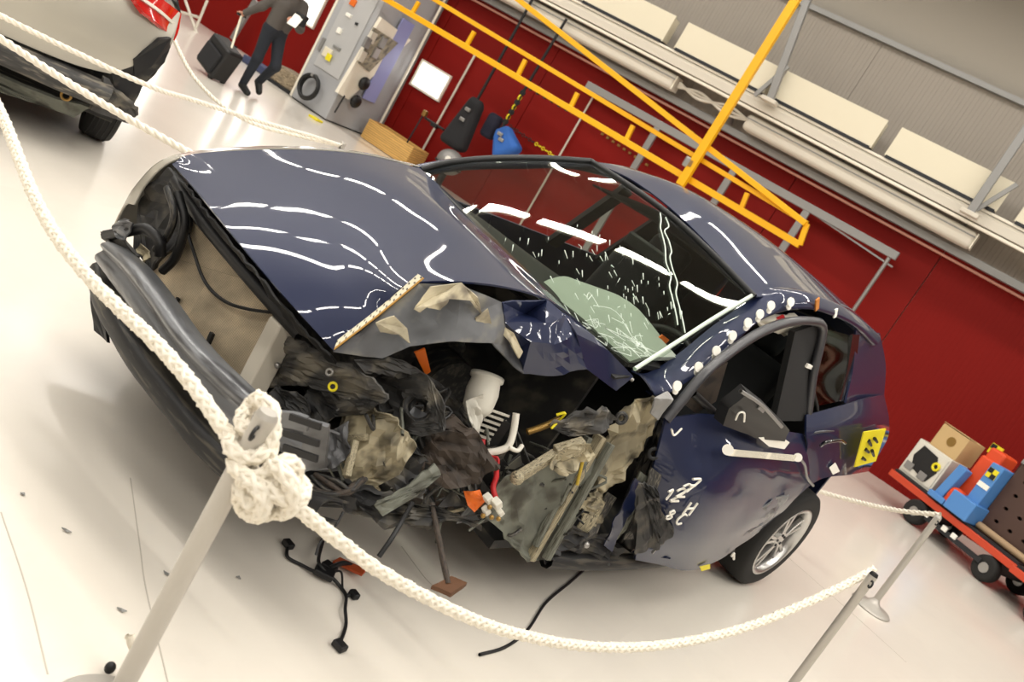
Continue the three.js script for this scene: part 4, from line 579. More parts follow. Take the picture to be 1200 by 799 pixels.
// ---------- the silver car behind the rope ----------
{
  const t = thing('silver_car', 'pale silver hatchback seen from behind with rear bumper torn off', 'car', [-3.38, 0, -4.95], 0.6); t.scale.setScalar(1.04);
  const p = (n, g, m, l, par = t) => part(n, g, m, par, l);
  // local: x to the right along its tail, y up, z towards the camera
  p('tailgate', sheet([
    [[-0.86, 1.02, -0.16], [-0.4, 1.06, 0.0], [0, 1.07, 0.03], [0.4, 1.06, 0.0], [0.84, 1.0, -0.18]],
    [[-0.87, 0.85, -0.08], [-0.4, 0.86, 0.04], [0, 0.86, 0.06], [0.4, 0.86, 0.04], [0.84, 0.85, -0.1]],
    [[-0.86, 0.66, -0.06], [-0.4, 0.66, 0.05], [0, 0.66, 0.07], [0.4, 0.66, 0.05], [0.76, 0.68, -0.06]],
    [[-0.84, 0.52, -0.08], [-0.4, 0.50, 0.04], [0, 0.49, 0.06], [0.4, 0.50, 0.04], [0.62, 0.53, -0.03]]], { n: 7, m: 6, th: 0.02, flip: true }), M.silver);
  for (const s of [1, -1]) {
    p('body_side', sheet([
      [[0.84 * s, 1.0, -0.18], [0.86 * s, 1.0, -1.2], [0.86 * s, 0.98, -2.6], [0.72 * s, 0.86, -3.8]],
      [[0.86 * s, 0.8, -0.14], [0.89 * s, 0.75, -1.2], [0.89 * s, 0.72, -2.6], [0.76 * s, 0.68, -3.8]],
      [[0.84 * s, 0.62, -0.2], [0.88 * s, 0.3, -1.25], [0.88 * s, 0.28, -2.5], [0.74 * s, 0.5, -3.85]]], { n: 6, m: 5, th: 0.02, flip: s < 0 }), M.silver);
    const l = p('tail_lamp', sheet([[[0.6 * s, 1.05, -0.03], [0.72 * s, 1.03, -0.08], [0.845 * s, 1.0, -0.2]], [[0.56 * s, 0.98, 0.03], [0.72 * s, 0.95, -0.05], [0.87 * s, 0.9, -0.2]], [[0.64 * s, 0.925, 0.02], [0.76 * s, 0.89, -0.05], [0.87 * s, 0.84, -0.2]]], { n: 6, m: 4, th: 0.03, flip: true }), M.tail);
    p('lamp_stripe', sheet([[[0.6 * s, 1.0, 0.02], [0.72 * s, 0.975, -0.045], [0.83 * s, 0.94, -0.15]], [[0.6 * s, 0.985, 0.025], [0.72 * s, 0.96, -0.04], [0.83 * s, 0.925, -0.15]]], { n: 4, m: 2, th: 0.036, flip: true }), M.whitePlastic, undefined, l);
    const wp = [[0.19, -0.09], [0.24, -0.095], [0.29, -0.09], [0.305, -0.06], [0.308, 0], [0.305, 0.06], [0.29, 0.09], [0.24, 0.095], [0.19, 0.09]].map((q) => new THREE.Vector2(...q));
    for (const z of [-0.66, -3.2]) {
      const w = p('wheel', new THREE.LatheGeometry(wp, 40).rotateZ(Math.PI / 2).translate(0.74 * s, 0.308, z), M.rubber);
      p('rim', cyl([0.66 * s, 0.308, z], [0.8 * s, 0.308, z], 0.19, 0.19, 28), M.alloy, undefined, w);
      for (let k = -2; k <= 2; k++) p('groove', ring([0.74 * s + 0.03 * k, 0.308, z], [1, 0, 0], 0.3065, 0.003, 40), M.blackPlastic, undefined, w);
    }
  }
  p('rear_window', sheet([[[-0.6, 1.4, -0.75], [0, 1.44, -0.68], [0.6, 1.4, -0.75]], [[-0.76, 1.05, -0.16], [0, 1.09, -0.02], [0.76, 1.05, -0.18]]], { n: 6, m: 6, th: 0.01, flip: true }), M.blackGloss);
  p('roof', sheet([[[-0.6, 1.4, -0.75], [0, 1.45, -0.7], [0.6, 1.4, -0.75]], [[-0.58, 1.46, -1.4], [0, 1.5, -1.4], [0.58, 1.46, -1.4]], [[-0.56, 1.4, -2.2], [0, 1.44, -2.2], [0.56, 1.4, -2.2]]], { n: 5, m: 5, th: 0.02 }), M.silver);
  p('windscreen', sheet([[[-0.56, 1.4, -2.2], [0, 1.44, -2.2], [0.56, 1.4, -2.2]], [[-0.74, 0.98, -2.85], [0, 1.02, -2.95], [0.74, 0.98, -2.85]]], { n: 5, m: 5, th: 0.01 }), M.blackGloss);
  p('bonnet', sheet([[[-0.8, 0.98, -2.8], [0, 1.02, -2.9], [0.8, 0.98, -2.8]], [[-0.72, 0.84, -3.8], [0, 0.88, -3.95], [0.72, 0.84, -3.8]]], { n: 5, m: 5, th: 0.02 }), M.silver);
  for (const s of [1, -1]) p('side_window', sheet([[[0.6 * s, 1.4, -0.75], [0.58 * s, 1.44, -1.4], [0.57 * s, 1.4, -2.2]], [[0.85 * s, 1.0, -0.2], [0.86 * s, 1.0, -1.4], [0.8 * s, 0.98, -2.8]]], { n: 5, m: 4, th: 0.01, flip: s > 0 }), M.blackGloss);
  // what the missing bumper lays bare
  p('rear_panel', plate([[-0.82, 0.56, -0.09], [0.62, 0.55, -0.06], [0.76, 0.7, -0.08], [0.83, 0.84, -0.12], [0.86, 0.8, -0.16], [0.84, 0.56, -0.16], [0.78, 0.3, -0.12], [-0.8, 0.28, -0.1]], 0.03, { sub: 3, amp: 0.03, freq: 6 }), M.wreckDark);
  p('bumper_beam', sheet([[-0.05, 0.07], [0.06, 0.06], [0.075, 0], [0.06, -0.05], [-0.05, -0.06]].map(([dz, dy]) => [-0.7, -0.35, 0, 0.35, 0.66].map((x) => [x, 0.4 + dy, 0.06 - 0.12 * x * x + dz])), { n: 6, m: 3, th: 0.012, amp: 0.006, flip: false }), M.wreck);
  p('side_bracket', plate([[0.6, 0.5, 0.02], [0.8, 0.42, -0.06], [0.86, 0.36, -0.16], [0.84, 0.28, -0.16], [0.6, 0.3, 0.02]], 0.02, { sub: 3, amp: 0.03, freq: 12 }), M.wreck);
  p('cavity', plate([[0.7, 0.66, -0.03], [0.78, 0.83, -0.04], [0.84, 0.86, -0.08], [0.85, 0.8, -0.1], [0.8, 0.66, -0.06], [0.74, 0.58, -0.05]], 0.02), M.blackPlastic);
  p('lower_skirt', plate([[-0.8, 0.26, -0.05], [0.4, 0.27, -0.02], [0.6, 0.3, -0.04], [0.55, 0.2, -0.08], [0.2, 0.17, -0.06], [-0.8, 0.16, -0.08]], 0.02, { sub: 3, amp: 0.025, freq: 9 }), M.bareGreen);
  p('exhaust', cyl([0.05, 0.24, -0.2], [0.05, 0.24, 0.05], 0.035), M.wreckDark);
  p('tow_eye', ring([0.46, 0.32, 0.03], [0, 0, 1], 0.025, 0.008), M.brass);
  p('underbody', box(1.5, 0.12, 3.5, 0, 0.3, -1.9), M.wreckDark);
  p('scuff', plate([[0.0, 0.8, 0.075], [0.12, 0.775, 0.072], [0.2, 0.74, 0.07], [0.08, 0.765, 0.075]], 0.004, { amp: 0.002 }), M.greyMetal);
}
// ---------- a man wheeling a case along the far side ----------
{
  const F = [-4.537,0,-11.595], K = 0.92;
  const Y = 0.35;
  const bones = (list, extra = 0) => list.map(([a, b, r1, r2]) => [V(a), V(b), r1 + extra, r2 + extra]);
  const field = (bs, k) => (x, y, z) => {
    let s = 1e9; const p = new THREE.Vector3(x, y, z);
    for (const [a, b, r1, r2] of bs) { const ab = b.clone().sub(a), t = Math.max(0, Math.min(1, p.clone().sub(a).dot(ab) / Math.max(1e-9, ab.lengthSq()))), d = p.distanceTo(a.clone().addScaledVector(ab, t)) - (r1 + (r2 - r1) * t); const h = Math.max(0, k - Math.abs(s - d)) / k; s = Math.min(s, d) - h * h * k * 0.25; }
    return s;
  };
  function mesh(bs, cell, k = 0.04) {
    const bb = new THREE.Box3(); for (const [a, b, r1, r2] of bs) { for (const [q, r] of [[a, r1], [b, r2]]) { bb.expandByPoint(q.clone().addScalar(r + 0.04)); bb.expandByPoint(q.clone().addScalar(-r - 0.04)); } }
    const c = bb.getCenter(new THREE.Vector3()), S = Math.max(...bb.getSize(new THREE.Vector3()).toArray()), n = Math.min(120, Math.ceil(S / cell) + 4), mc = new MarchingCubes(n, M.cloth, false, false, 400000), f = field(bs, k);
    for (let z = 0; z < n; z++) for (let y = 0; y < n; y++) for (let x = 0; x < n; x++) { const q = (i) => ((i - n / 2) / (n / 2)) * S / 2; mc.setCell(x, y, z, -f(c.x + q(x), c.y + q(y), c.z + q(z))); }
    mc.isolation = 0; mc.update();
    const g = new THREE.BufferGeometry(), N = mc.count; g.setAttribute('position', new THREE.BufferAttribute(mc.positionArray.slice(0, N * 3), 3)); g.setAttribute('normal', new THREE.BufferAttribute(mc.normalArray.slice(0, N * 3), 3));
    return g.scale(S / 2, S / 2, S / 2).translate(c.x, c.y, c.z);
  }
  const who = thing('person', 'man in grey jacket and dark jeans, holding papers and pulling a case', 'person', F, -Math.atan2(0.41612, 0.90931)); who.scale.setScalar(K);
  // local: x to the right along the wall, y up, z towards the camera; walking right
  const J = { hipL: [0.0, 0.92, 0.09], hipR: [0.02, 0.92, -0.09], kneeL: [0.04, 0.5, 0.1], ankL: [0.0, 0.08, 0.1], toeL: [0.17, 0.035, 0.12], kneeR: [0.2, 0.52, -0.1], ankR: [-0.02, 0.2, -0.16], toeR: [0.07, 0.09, -0.16], pel: [0.02, 0.96, 0], chest: [0.06, 1.3, 0], neck: [0.09, 1.47, 0], shL: [0.03, 1.4, 0.19], elL: [-0.14, 1.14, 0.24], wrL: [-0.33, 0.95, 0.27], shR: [0.12, 1.4, -0.17], elR: [0.2, 1.12, -0.2], wrR: [0.3, 1.16, 0.03], head: [0.15, 1.62, 0], chin: [0.19, 1.55, 0] };
  const legs = [[J.hipL, J.kneeL, 0.085, 0.058], [J.kneeL, J.ankL, 0.058, 0.04], [J.hipR, J.kneeR, 0.085, 0.058], [J.kneeR, J.ankR, 0.058, 0.04]];
  const arms = [[J.shL, J.elL, 0.052, 0.042], [J.elL, J.wrL, 0.042, 0.03], [J.shR, J.elR, 0.052, 0.042], [J.elR, J.wrR, 0.042, 0.03]];
  const torso = [[[0.02, 0.95, 0.07], [0.06, 1.3, 0.1], 0.1, 0.1], [[0.02, 0.95, -0.07], [0.06, 1.3, -0.1], 0.1, 0.1], [J.chest, J.neck, 0.1, 0.06], [[0.05, 1.4, 0.14], [0.1, 1.4, -0.13], 0.06, 0.06]];
  const feet = [[J.ankL, J.toeL, 0.042, 0.032], [J.ankR, J.toeR, 0.042, 0.032]];
  const hand = (w, dir, side, curl) => { const d = V(dir).normalize(), s = V(side).normalize(), p = V(w), pal = p.clone().addScaledVector(d, 0.07), out = [[p.toArray(), pal.toArray(), 0.026, 0.03]], nn = d.clone().cross(s); for (let i = 0; i < 4; i++) { const b = pal.clone().addScaledVector(s, (i - 1.5) * 0.02), L = [0.036, 0.042, 0.04, 0.03][i], m = b.clone().addScaledVector(d, L * 0.8).addScaledVector(nn, curl * L * 0.6), e = m.clone().addScaledVector(d, -L * 0.2 * curl + L * 0.5).addScaledVector(nn, curl * L); out.push([b.toArray(), m.toArray(), 0.01, 0.009], [m.toArray(), e.toArray(), 0.009, 0.008]); } const tb = p.clone().addScaledVector(d, 0.03).addScaledVector(s, 0.03), te = tb.clone().addScaledVector(d, 0.03).addScaledVector(s, 0.025).addScaledVector(nn, curl * 0.02); out.push([tb.toArray(), te.toArray(), 0.012, 0.009]); return out; };
  const hands = [...hand(J.wrL, [-0.5, -0.6, 0.1], [0, 0.1, 1], 1), ...hand(J.wrR, [0.35, 0.15, 0.8], [0, 1, 0], 1)];
  const head = [[J.head, J.chin, 0.098, 0.07], [[0.11, 1.66, 0], J.head, 0.095, 0.098], [[0.25, 1.6, 0], [0.245, 1.585, 0], 0.016, 0.02], [J.neck, J.head, 0.055, 0.06], [[0.13, 1.61, 0.1], [0.12, 1.6, 0.105], 0.018, 0.015], [[0.13, 1.61, -0.1], [0.12, 1.6, -0.105], 0.018, 0.015]];
  const skin = std({ color: 0xc48d74, roughness: 0.6 }), jacket = std({ color: 0x55504c, roughness: 0.9 }), jeans = std({ color: 0x20242c, roughness: 0.9 }), shoe = std({ color: 0x121212, roughness: 0.6 });
  const body = part('body', [fix(mesh(bones([...torso, ...legs, ...arms, ...feet], -0.012), 0.014)), fix(mesh(bones(head), 0.006, 0.03)), fix(mesh(bones(hands.slice(0, 10)), 0.004, 0.012)), fix(mesh(bones(hands.slice(10)), 0.004, 0.012))], skin, who);
  part('trousers', mesh(bones([...legs, [[0.02, 0.95, 0.07], [0.02, 0.95, -0.07], 0.1, 0.1]], 0.012), 0.014), jeans, who);
  part('jacket', mesh(bones([...torso.map(([a, b, c, d], i) => [i < 2 ? [a[0], 1.0, a[2]] : a, b, c, d]).slice(0, 3).map(([a, b, c, d], i) => (i === 2 ? [a, [0.08, 1.42, 0], c, 0.075] : [a, b, c, d])), torso[3], ...arms], 0.016), 0.014), jacket, who);
  part('shoe', mesh(bones([feet[0]], 0.012), 0.012), shoe, who); part('shoe', mesh(bones([feet[1]], 0.012), 0.012), shoe, who);
  part('hair', mesh(bones([[[0.09, 1.69, 0], [0.14, 1.7, 0], 0.09, 0.085], [[0.06, 1.63, 0], [0.08, 1.66, 0], 0.075, 0.08]]), 0.008), std({ color: 0x2b211b, roughness: 0.9 }), who);
  const toW = (q) => { who.updateMatrixWorld(true); return who.localToWorld(V(q)); };
  const hp = toW([-0.37, 0.89, 0.28]), pap = toW([0.38, 1.2, 0.12]);
  const paper = thing('paper_sheet', 'white folded paper held at the chest of the walking man', 'paper', pap.toArray(), -WA + 0.3);
  part('sheet', new THREE.BoxGeometry(0.13, 0.17, 0.003).rotateX(-0.5), M.chalk, paper);
  const bagp = toW([0.36, 1.24, 0.02]);
  const bag = thing('camera_bag', 'small black bag held against the chest of the walking man', 'bag', bagp.toArray(), -WA);
  part('pouch', new RoundedBoxGeometry(0.16, 0.14, 0.1, 3, 0.03), M.seat, bag); part('flap', new RoundedBoxGeometry(0.165, 0.06, 0.105, 3, 0.025).translate(0, 0.045, 0), M.blackPlastic, bag);
  // the case
  const c = thing('trolley_case', 'black wheeled case on pale handle, pulled by the walking man', 'case', [-4.891,0,-11.199], -WA);
  const tilt = (g) => g.rotateZ(-0.25);
  part('shell', tilt(new RoundedBoxGeometry(0.4, 0.42, 0.26, 3, 0.04).translate(0, 0.27, 0)), M.blackPlastic, c);
  part('pocket', tilt(new RoundedBoxGeometry(0.32, 0.26, 0.05, 3, 0.02).translate(0, 0.24, 0.14)), M.seat, c);
  const hl = c.worldToLocal.bind(c); c.updateMatrixWorld(true); const hloc = hl(hp.clone()).toArray(), hb = [0.2, 0.42, 0.02];
  part('handle', cyl(hb, hloc, 0.014), M.cream, c); part('grip', cyl([hloc[0], hloc[1], hloc[2] - 0.07], [hloc[0], hloc[1], hloc[2] + 0.07], 0.016), M.blackPlastic, c);
  for (const x of [0.17]) for (const z of [-0.1, 0.1]) part('wheel', cyl([x, 0.035, z - 0.02], [x, 0.035, z + 0.02], 0.035), M.rubber, c);
}

// ---------- what stands and hangs along the back wall ----------
const wsolo = (name, gs, m, label, cat, group) => { const g = merge(gs); return solo(name, g.rotateY(-WA).translate(...WALL0), m, label, cat, group); };
const wgroup = (name, label, cat, group) => thing(name, label, cat, WALL0, -WA, group);   // children in along / up / out of the wall
{ // tall control cabinet, its narrow front to the hall and its working side to the right
  const t = wthing('control_cabinet', 'tall grey machine cabinet with pale side board behind the car bonnet', 'cabinet', -9.05, 0, 0.64);
  const o = ([s, y, d]) => [s + 9.05, y, d - 0.64];
  const p = (n, g, m, l) => part(n, g, m, t, l);
  p('body', box(0.78, 2.46, 1.24, 0, 1.25, 0, 0.012), std({ color: 0xa7a8ab, roughness: 0.5 }));
  p('plinth', box(0.74, 0.05, 1.2, 0, 0.025, 0), M.darkSteel);
  p('corner_strip', box(0.04, 2.46, 0.04, -0.4, 1.25, 0.61), M.white); p('corner_strip', box(0.04, 2.46, 0.04, 0.4, 1.25, -0.6), M.greyMetal);
  p('front_panel', box(0.55, 1.5, 0.02, 0.02, 1.35, 0.63, 0.006), std({ color: 0xb4b4b4, roughness: 0.5 }));
  const bq = [[-8.62,0.444,1.353], [-8.62,1.667,1.235], [-8.62,1.607,0.448], [-8.62,0.419,1.077]].map(o);
  p('side_board', facets(bq, [[0, 1, 2], [0, 2, 3]].map((q) => [q[0], q[2], q[1]]), { th: 0.06 }), M.white);
  const iq = [[-8.58,0.955,1.259], [-8.58,1.497,1.311], [-8.58,1.477,0.703], [-8.58,0.912,0.981]].map(o);
  p('side_recess', facets(iq, [[0, 2, 1], [0, 3, 2]], { th: 0.03 }), std({ map: grimeMap(150, 142, 124, 5, [96, 92, 84], 21), roughness: 0.7 }));
  for (const [q, m] of [[[-8.56,1.265,1.316], M.greyMetal], [[-8.56,1.362,1.269], M.duct], [[-8.56,1.37,1.027], M.greyMetal], [[-8.56,1.064,1.283], M.duct], [[-8.56,1.196,1.057], M.steel]]) p('module', box(0.05, 0.16, 0.12, ...o(q), 0.01), m);
  p('blue_panel', box(0.03, 1.3, 0.3, ...o([-8.6,1.173,0.673]), 0.01), std({ color: 0x8f93c4, roughness: 0.5 }), 'bluish lit rear strip of the cabinet side');
  for (const q of [[-8.55,0.733,0.98], [-8.55,0.444,0.968]]) p('pad', ball(o(q), 0.1, 0.6, 1, 1.05), M.blackPlastic);
  p('side_rail', cyl(o([-8.58,0.169,1.236]), o([-8.58,0.454,1.206]), 0.012), M.darkSteel);
  for (const [q, w, h, m] of [[[-9.147,0.847,1.29], 0.16, 0.14, M.cream], [[-9.132,1.207,1.29], 0.08, 0.08, M.chalk], [[-9.103,1.462,1.29], 0.1, 0.05, M.chalk], [[-8.905,1.415,1.29], 0.04, 0.04, M.darkSteel], [[-9.321,0.905,1.29], 0.05, 0.2, M.greyMetal], [[-9.032,0.981,1.29], 0.14, 0.04, M.greyMetal], [[-9.138,1.648,1.29], 0.1, 0.1, M.orange]]) p('fitting', box(w, h, 0.05, ...o(q), 0.008), m);
  p('yellow_sign', box(0.1, 0.1, 0.01, ...o([-9.069,0.804,1.32])), M.yellowPlastic);
  const c = o([-9.117,0.293,1.34]);
  const hose = thing('hose_coil', 'thick black hose coiled on the front of the grey cabinet', 'hose', W(c[0] - 9.05, c[1], c[2] + 0.64), -WA);
  for (let k = 0; k < 3; k++) part('turn', ring([0.008 * k, 0.01 * (k - 1), 0.03 * k], [0.04 * (k - 1), 0.05, 1], 0.17 + 0.012 * (k % 2), 0.024, 36), M.blackPlastic, hose);
  part('hook', box(0.05, 0.05, 0.12, 0, 0.18, 0.02, 0.01), M.greyMetal, hose);
  wsolo('floor_marker', box(0.18, 0.03, 0.14, ...[-8.427,0.015,1.702], 0.01), M.yellowPlastic, 'small yellow block on the floor before the cabinet', 'marker');
  wsolo('floor_motor', [new RoundedBoxGeometry(0.2, 0.14, 0.2, 2, 0.03).translate(-8.38, 0.07, 0.5), cyl([-8.5, 0.08, 0.5], [-8.25, 0.08, 0.5], 0.06)], M.blackPlastic, 'small black motor on the floor at the cabinet foot', 'motor');
  wsolo('cabinet_pipe', cyl([-8.56, 0, 0.22], [-8.56, 2.5, 0.22], 0.02), M.white, 'thin pale pipe rising just right of the grey cabinet', 'pipe');
}
{ // low stone-coloured block and frames at the far left
  const a = wthing('stone_block', 'beige block lying by the wall behind the walking man', 'block', -9.75, 0, 0.95);
  part('slab', new RoundedBoxGeometry(0.75, 0.26, 0.4, 2, 0.03).translate(0, 0.17, 0), std({ map: grimeMap(150, 135, 112, 4, [100, 88, 70], 31), roughness: 0.9 }), a); part('foot', box(0.8, 0.05, 0.44, 0, 0.025, 0), M.darkSteel, a);
  const st = wgroup('metal_trestle', 'pale tube trestle against the red wall behind the silver car', 'stand');
  const q = [[-11.914,-0.08,1.2], [-11.954,0.529,1.2], [-11.842,-0.018,1.2], [-12.415,0.334,1.2], [-12.534,0.102,1.2], [-11.986,0.218,1.2]];
  for (const [x, y] of [[0, 1], [2, 3], [4, 5]]) part('tube', cyl(q[x], q[y], 0.022), M.duct, st);
  const pr = wgroup('wall_prop', 'grey slanting prop on the red wall behind the walking man', 'prop'); part('bar', bar([-12.088,0.109,0.3], [-11.975,0.881,0.3], 0.09, 0.06), M.greyMetal, pr); part('foot', box(0.2, 0.04, 0.16, [-12.088,0.109,0.3][0], 0.02, 0.3), M.darkSteel, pr);
  wsolo('floor_box', new RoundedBoxGeometry(0.6, 0.12, 0.3, 2, 0.02).translate(-10.6, 0.06, 0.9), std({ color: 0x3a4260, roughness: 0.8 }), 'low dark blue box on the floor right of the trolley case', 'box');
}
{ // lit windows in the red wall
  const lit = std({ color: 0xf4f4f2, emissive: new THREE.Color(1, 0.99, 0.97), emissiveIntensity: 1.1, roughness: 0.4 });
  for (const [n, s, y, w, h, R] of [[1, -8.21, 1.24, 0.6, 0.4, 1.6], [2, -11.35, 1.62, 1.1, 1.3, 3], [3, -14.2, 1.62, 1.1, 1.3, 3]]) {
    const g = struct('window_' + n, wallGeo(box(w, h, 0.02, s, y, 0.062)), lit);
    for (const [dx, dy, a, b] of [[-w / 2, 0, 0.03, h + 0.03], [w / 2, 0, 0.03, h + 0.03], [0, h / 2, w, 0.03], [0, -h / 2, w, 0.03]]) part('window_frame', wallGeo(box(a, b, 0.05, s + dx, y + dy, 0.065)), M.white, g);
    const l = new THREE.RectAreaLight(0xfffaf2, R, w, h); l.name = numbered('window_light'); l.position.set(...W(s, y, 0.095)); l.rotation.y = Math.PI - WA; scene.add(l);
  }
}
{ // thin posts and lifting gear
  wsolo('wall_pipe', cyl([-7.692,1.927,0.1], [-7.72, 0, 0.1], 0.017), M.duct, 'thin pale pipe on the red wall left of the black harness', 'pipe');
  wsolo('wall_pipe', cyl([-5.629,2.244,0.1], [[-5.623,0.903,0.1][0], 0, 0.1], 0.014), M.duct, 'thin pale pipe on the red wall above the car windscreen', 'pipe');
  const st = wgroup('sensor_stand', 'thin dark stand with brass head left of the black harness', 'stand');
  part('pole', cyl([-7.72,0.751,0.5], [[-7.756,0.135,0.5][0], 0, 0.5], 0.012), M.darkSteel, st); part('head', new RoundedBoxGeometry(0.07, 0.09, 0.07, 2, 0.015).translate(...[-7.701,0.802,0.5]), M.brass, st); part('arm', cyl([-7.665,0.75,0.5], [-7.274,0.75,0.5], 0.018), M.blackPlastic, st); part('clamp', box(0.12, 0.06, 0.06, ...[-7.454,0.729,0.5], 0.01), M.blackPlastic, st);
  const hz = (name, label, lo, mid, top, mat, strap, chain) => {
    const t = wgroup(name, label, 'harness');
    const [a, b] = [V(lo), V(mid)], g = new RoundedBoxGeometry(0.42, a.distanceTo(b), 0.26, 4, 0.1); const pa = g.attributes.position; const L = a.distanceTo(b);
    for (let i = 0; i < pa.count; i++) { const k = pa.getY(i) / L + 0.5; pa.setX(i, pa.getX(i) * (1.1 - 0.55 * k) + 0.02 * Math.sin(k * 9)); pa.setZ(i, pa.getZ(i) * (1.1 - 0.5 * k)); }
    g.computeVertexNormals(); part('body', aim(g, lo, mid), mat, t);
    part('strap', cyl(mid, top, 0.022, 0.02, 8), strap, t);
    for (let i = 0; i < 2; i++) part('buckle', new RoundedBoxGeometry(0.09, 0.05, 0.03, 2, 0.01).translate(a.x + (b.x - a.x) * (0.55 + 0.2 * i) + 0.02, a.y + (b.y - a.y) * (0.55 + 0.2 * i), lo[2] + 0.12), M.steel, t);
    if (chain) for (let i = 0; i < 7; i++) { const k = 0.06 + i * 0.045, c = b.clone().lerp(V(top), k); part('chain_link', ring(c.toArray(), i % 2 ? [1, 0, 0] : [0, 0, 1], 0.035, 0.012, 12), i % 2 ? M.yellowPlastic : M.blackPlastic, t); }
  };
  hz('lifting_harness', 'black padded harness hanging on a dark strap by the red wall', [-6.962,0.604,0.6], [-6.942,1.377,0.6], [-6.935,3.278,0.6], M.seat, M.blackPlastic, false);
  hz('lifting_harness', 'blue padded harness hanging on a yellow and black chain', [-6.065,0.906,0.6], [-6.365,1.206,0.6], [-6.306,2.89,0.6], std({ color: 0x2a5fae, roughness: 0.8 }), M.blackPlastic, true);
  wsolo('dark_bag', new RoundedBoxGeometry(0.22, 0.36, 0.16, 3, 0.06).translate(...[-6.62,1.147,0.45]), std({ color: 0x191a2c, roughness: 0.9 }), 'dark blue bag hanging between the two harnesses', 'bag');
  const d = wgroup('helmet', 'grey rounded helmet with white mark below the black harness', 'helmet'); part('shell', ball([-6.783,0.425,0.7], 0.2, 1.05, 0.9, 0.9), M.greyMetal, d); part('badge', cyl([-6.703,0.473,0.9], [-6.683,0.476,0.93], 0.04), M.chalk, d); const hp = [-6.783,0.425,0.7]; part('stand', cyl([hp[0], 0, hp[2]], [hp[0], hp[1], hp[2]], 0.05), M.darkSteel, d); part('rim', ring([hp[0], hp[1] - 0.05, hp[2]], [0, 1, 0], 0.2, 0.012), M.darkSteel, d);
  const ch = wgroup('hanging_chain', 'black and yellow chain lying along the red wall right of the harnesses', 'chain'); for (let i = 0; i < 14; i++) { const a = V([-6.55,1.273,0.12]), b = V([-5.708,1.237,0.12]); part('link', ring(a.lerp(b, i / 13).toArray(), i % 2 ? [0, 1, 0.2] : [0, 0, 1], 0.022, 0.007, 10), i > 7 ? M.yellowPlastic : M.blackPlastic, ch); }
  const studs = wgroup('stud_row', 'row of small pale studs on red wall below the yellow boom', 'studs'); for (let i = 0; i < 9; i++) part('stud', box(0.045, 0.03, 0.02, ...V([-5.235,1.83,0.06]).lerp(V([-4.428,1.774,0.06]), i / 8).toArray(), 0.004), M.brass, studs);
  const cr = wthing('wooden_crate', 'shallow plywood crate at the foot of the red wall', 'crate', -7.98, 0, 0.42);
  const wood = std({ map: tex(128, 128, (u, v) => tint(202, 160, 92, 1 + 0.12 * Math.sin(v * 60 + 4 * fbm(u * 3, v * 8, 3)))), roughness: 0.8 });
  for (const [w, h, dd, x, z] of [[0.95, 0.3, 0.02, 0, 0.2], [0.95, 0.3, 0.02, 0, -0.2], [0.02, 0.3, 0.4, -0.47, 0], [0.02, 0.3, 0.4, 0.47, 0]]) part('board', box(w, h, dd, x, 0.16, z), wood, cr);
  part('bottom', box(0.93, 0.02, 0.38, 0, 0.02, 0), wood, cr);
}
{ // yellow swing boom
  const t = wgroup('yellow_boom', 'yellow ladder-shaped steel boom crossing before the red wall', 'boom'), D = 1.2;
  const a0 = [-8.706,1.91,1.45], a1 = [-1.795,1.834,1.45], b0 = [-8.066,2.229,1.45], b1 = [-1.853,2.07,1.45];
  part('lower_chord', bar(a0, a1, 0.075, 0.06), M.yellow, t); part('upper_chord', bar(b0, b1, 0.055, 0.05), M.yellow, t);
  part('end_post', bar(a1, b1, 0.06, 0.055), M.yellow, t);
  for (const [p, q] of [[[-7.976,1.876,1.45], [-7.959,2.098,1.45]], [[-6.932,1.875,1.45], [-6.922,2.114,1.45]], [[-6.009,1.885,1.45], [-6.021,2.12,1.45]], [[-5.114,1.874,1.45], [-5.127,2.079,1.45]], [[-4.231,1.86,1.45], [-4.253,2.068,1.45]], [[-3.341,1.847,1.45], [-3.359,2.039,1.45]], [[-2.569,1.843,1.45], [-2.608,2.041,1.45]]]) part('rung', bar(p, q, 0.055, 0.045), M.yellow, t);
  part('diagonal', bar([-6.633,2.733,1.51], [-1.855,2.059,1.51], 0.065, 0.05), M.yellow, t);
  part('hanger', bar([-3.304,1.741,1.56], [-3.28,4.185,1.56], 0.1, 0.08), M.yellow, t);
  part('clamp', box(0.14, 0.12, 0.14, ...[-3.344,2.005,1.53], 0.02), M.steel, t);
  for (let k = 0; k < 6; k++) part('cable_clip', box(0.03, 0.05, 0.04, ...V([-5.746,1.842,1.45]).lerp(V([-5.15,1.844,1.45]), k / 5).toArray(), 0.006), M.darkSteel, t);
}
{ // grey rail frame bolted in front of the red wall
  const t = wgroup('rail_frame', 'grey steel rail frame on posts behind the yellow boom', 'frame');
  const a = [-5.698,2.291,0.3], b = [-1.024,2.297,0.3]; part('rail', bar(a, b, 0.1, 0.06), M.greyMetal, t);
  for (const q of [[-4.462,2.27,0.3], [-3.263,2.281,0.3], [-2.204,2.289,0.3]]) part('post', bar(q, [q[0], 0, 0.3], 0.09, 0.05, [1, 0, 0]), M.greyMetal, t);
  const e = [-1.097,2.242,0.3]; part('end_post', cyl(e, [e[0], 0, 0.3], 0.025), M.steel, t); part('cross_rail', bar([-2.414,2.28,0.3], [-1.006,2.169,0.3], 0.02, 0.02), M.greyMetal, t);
}
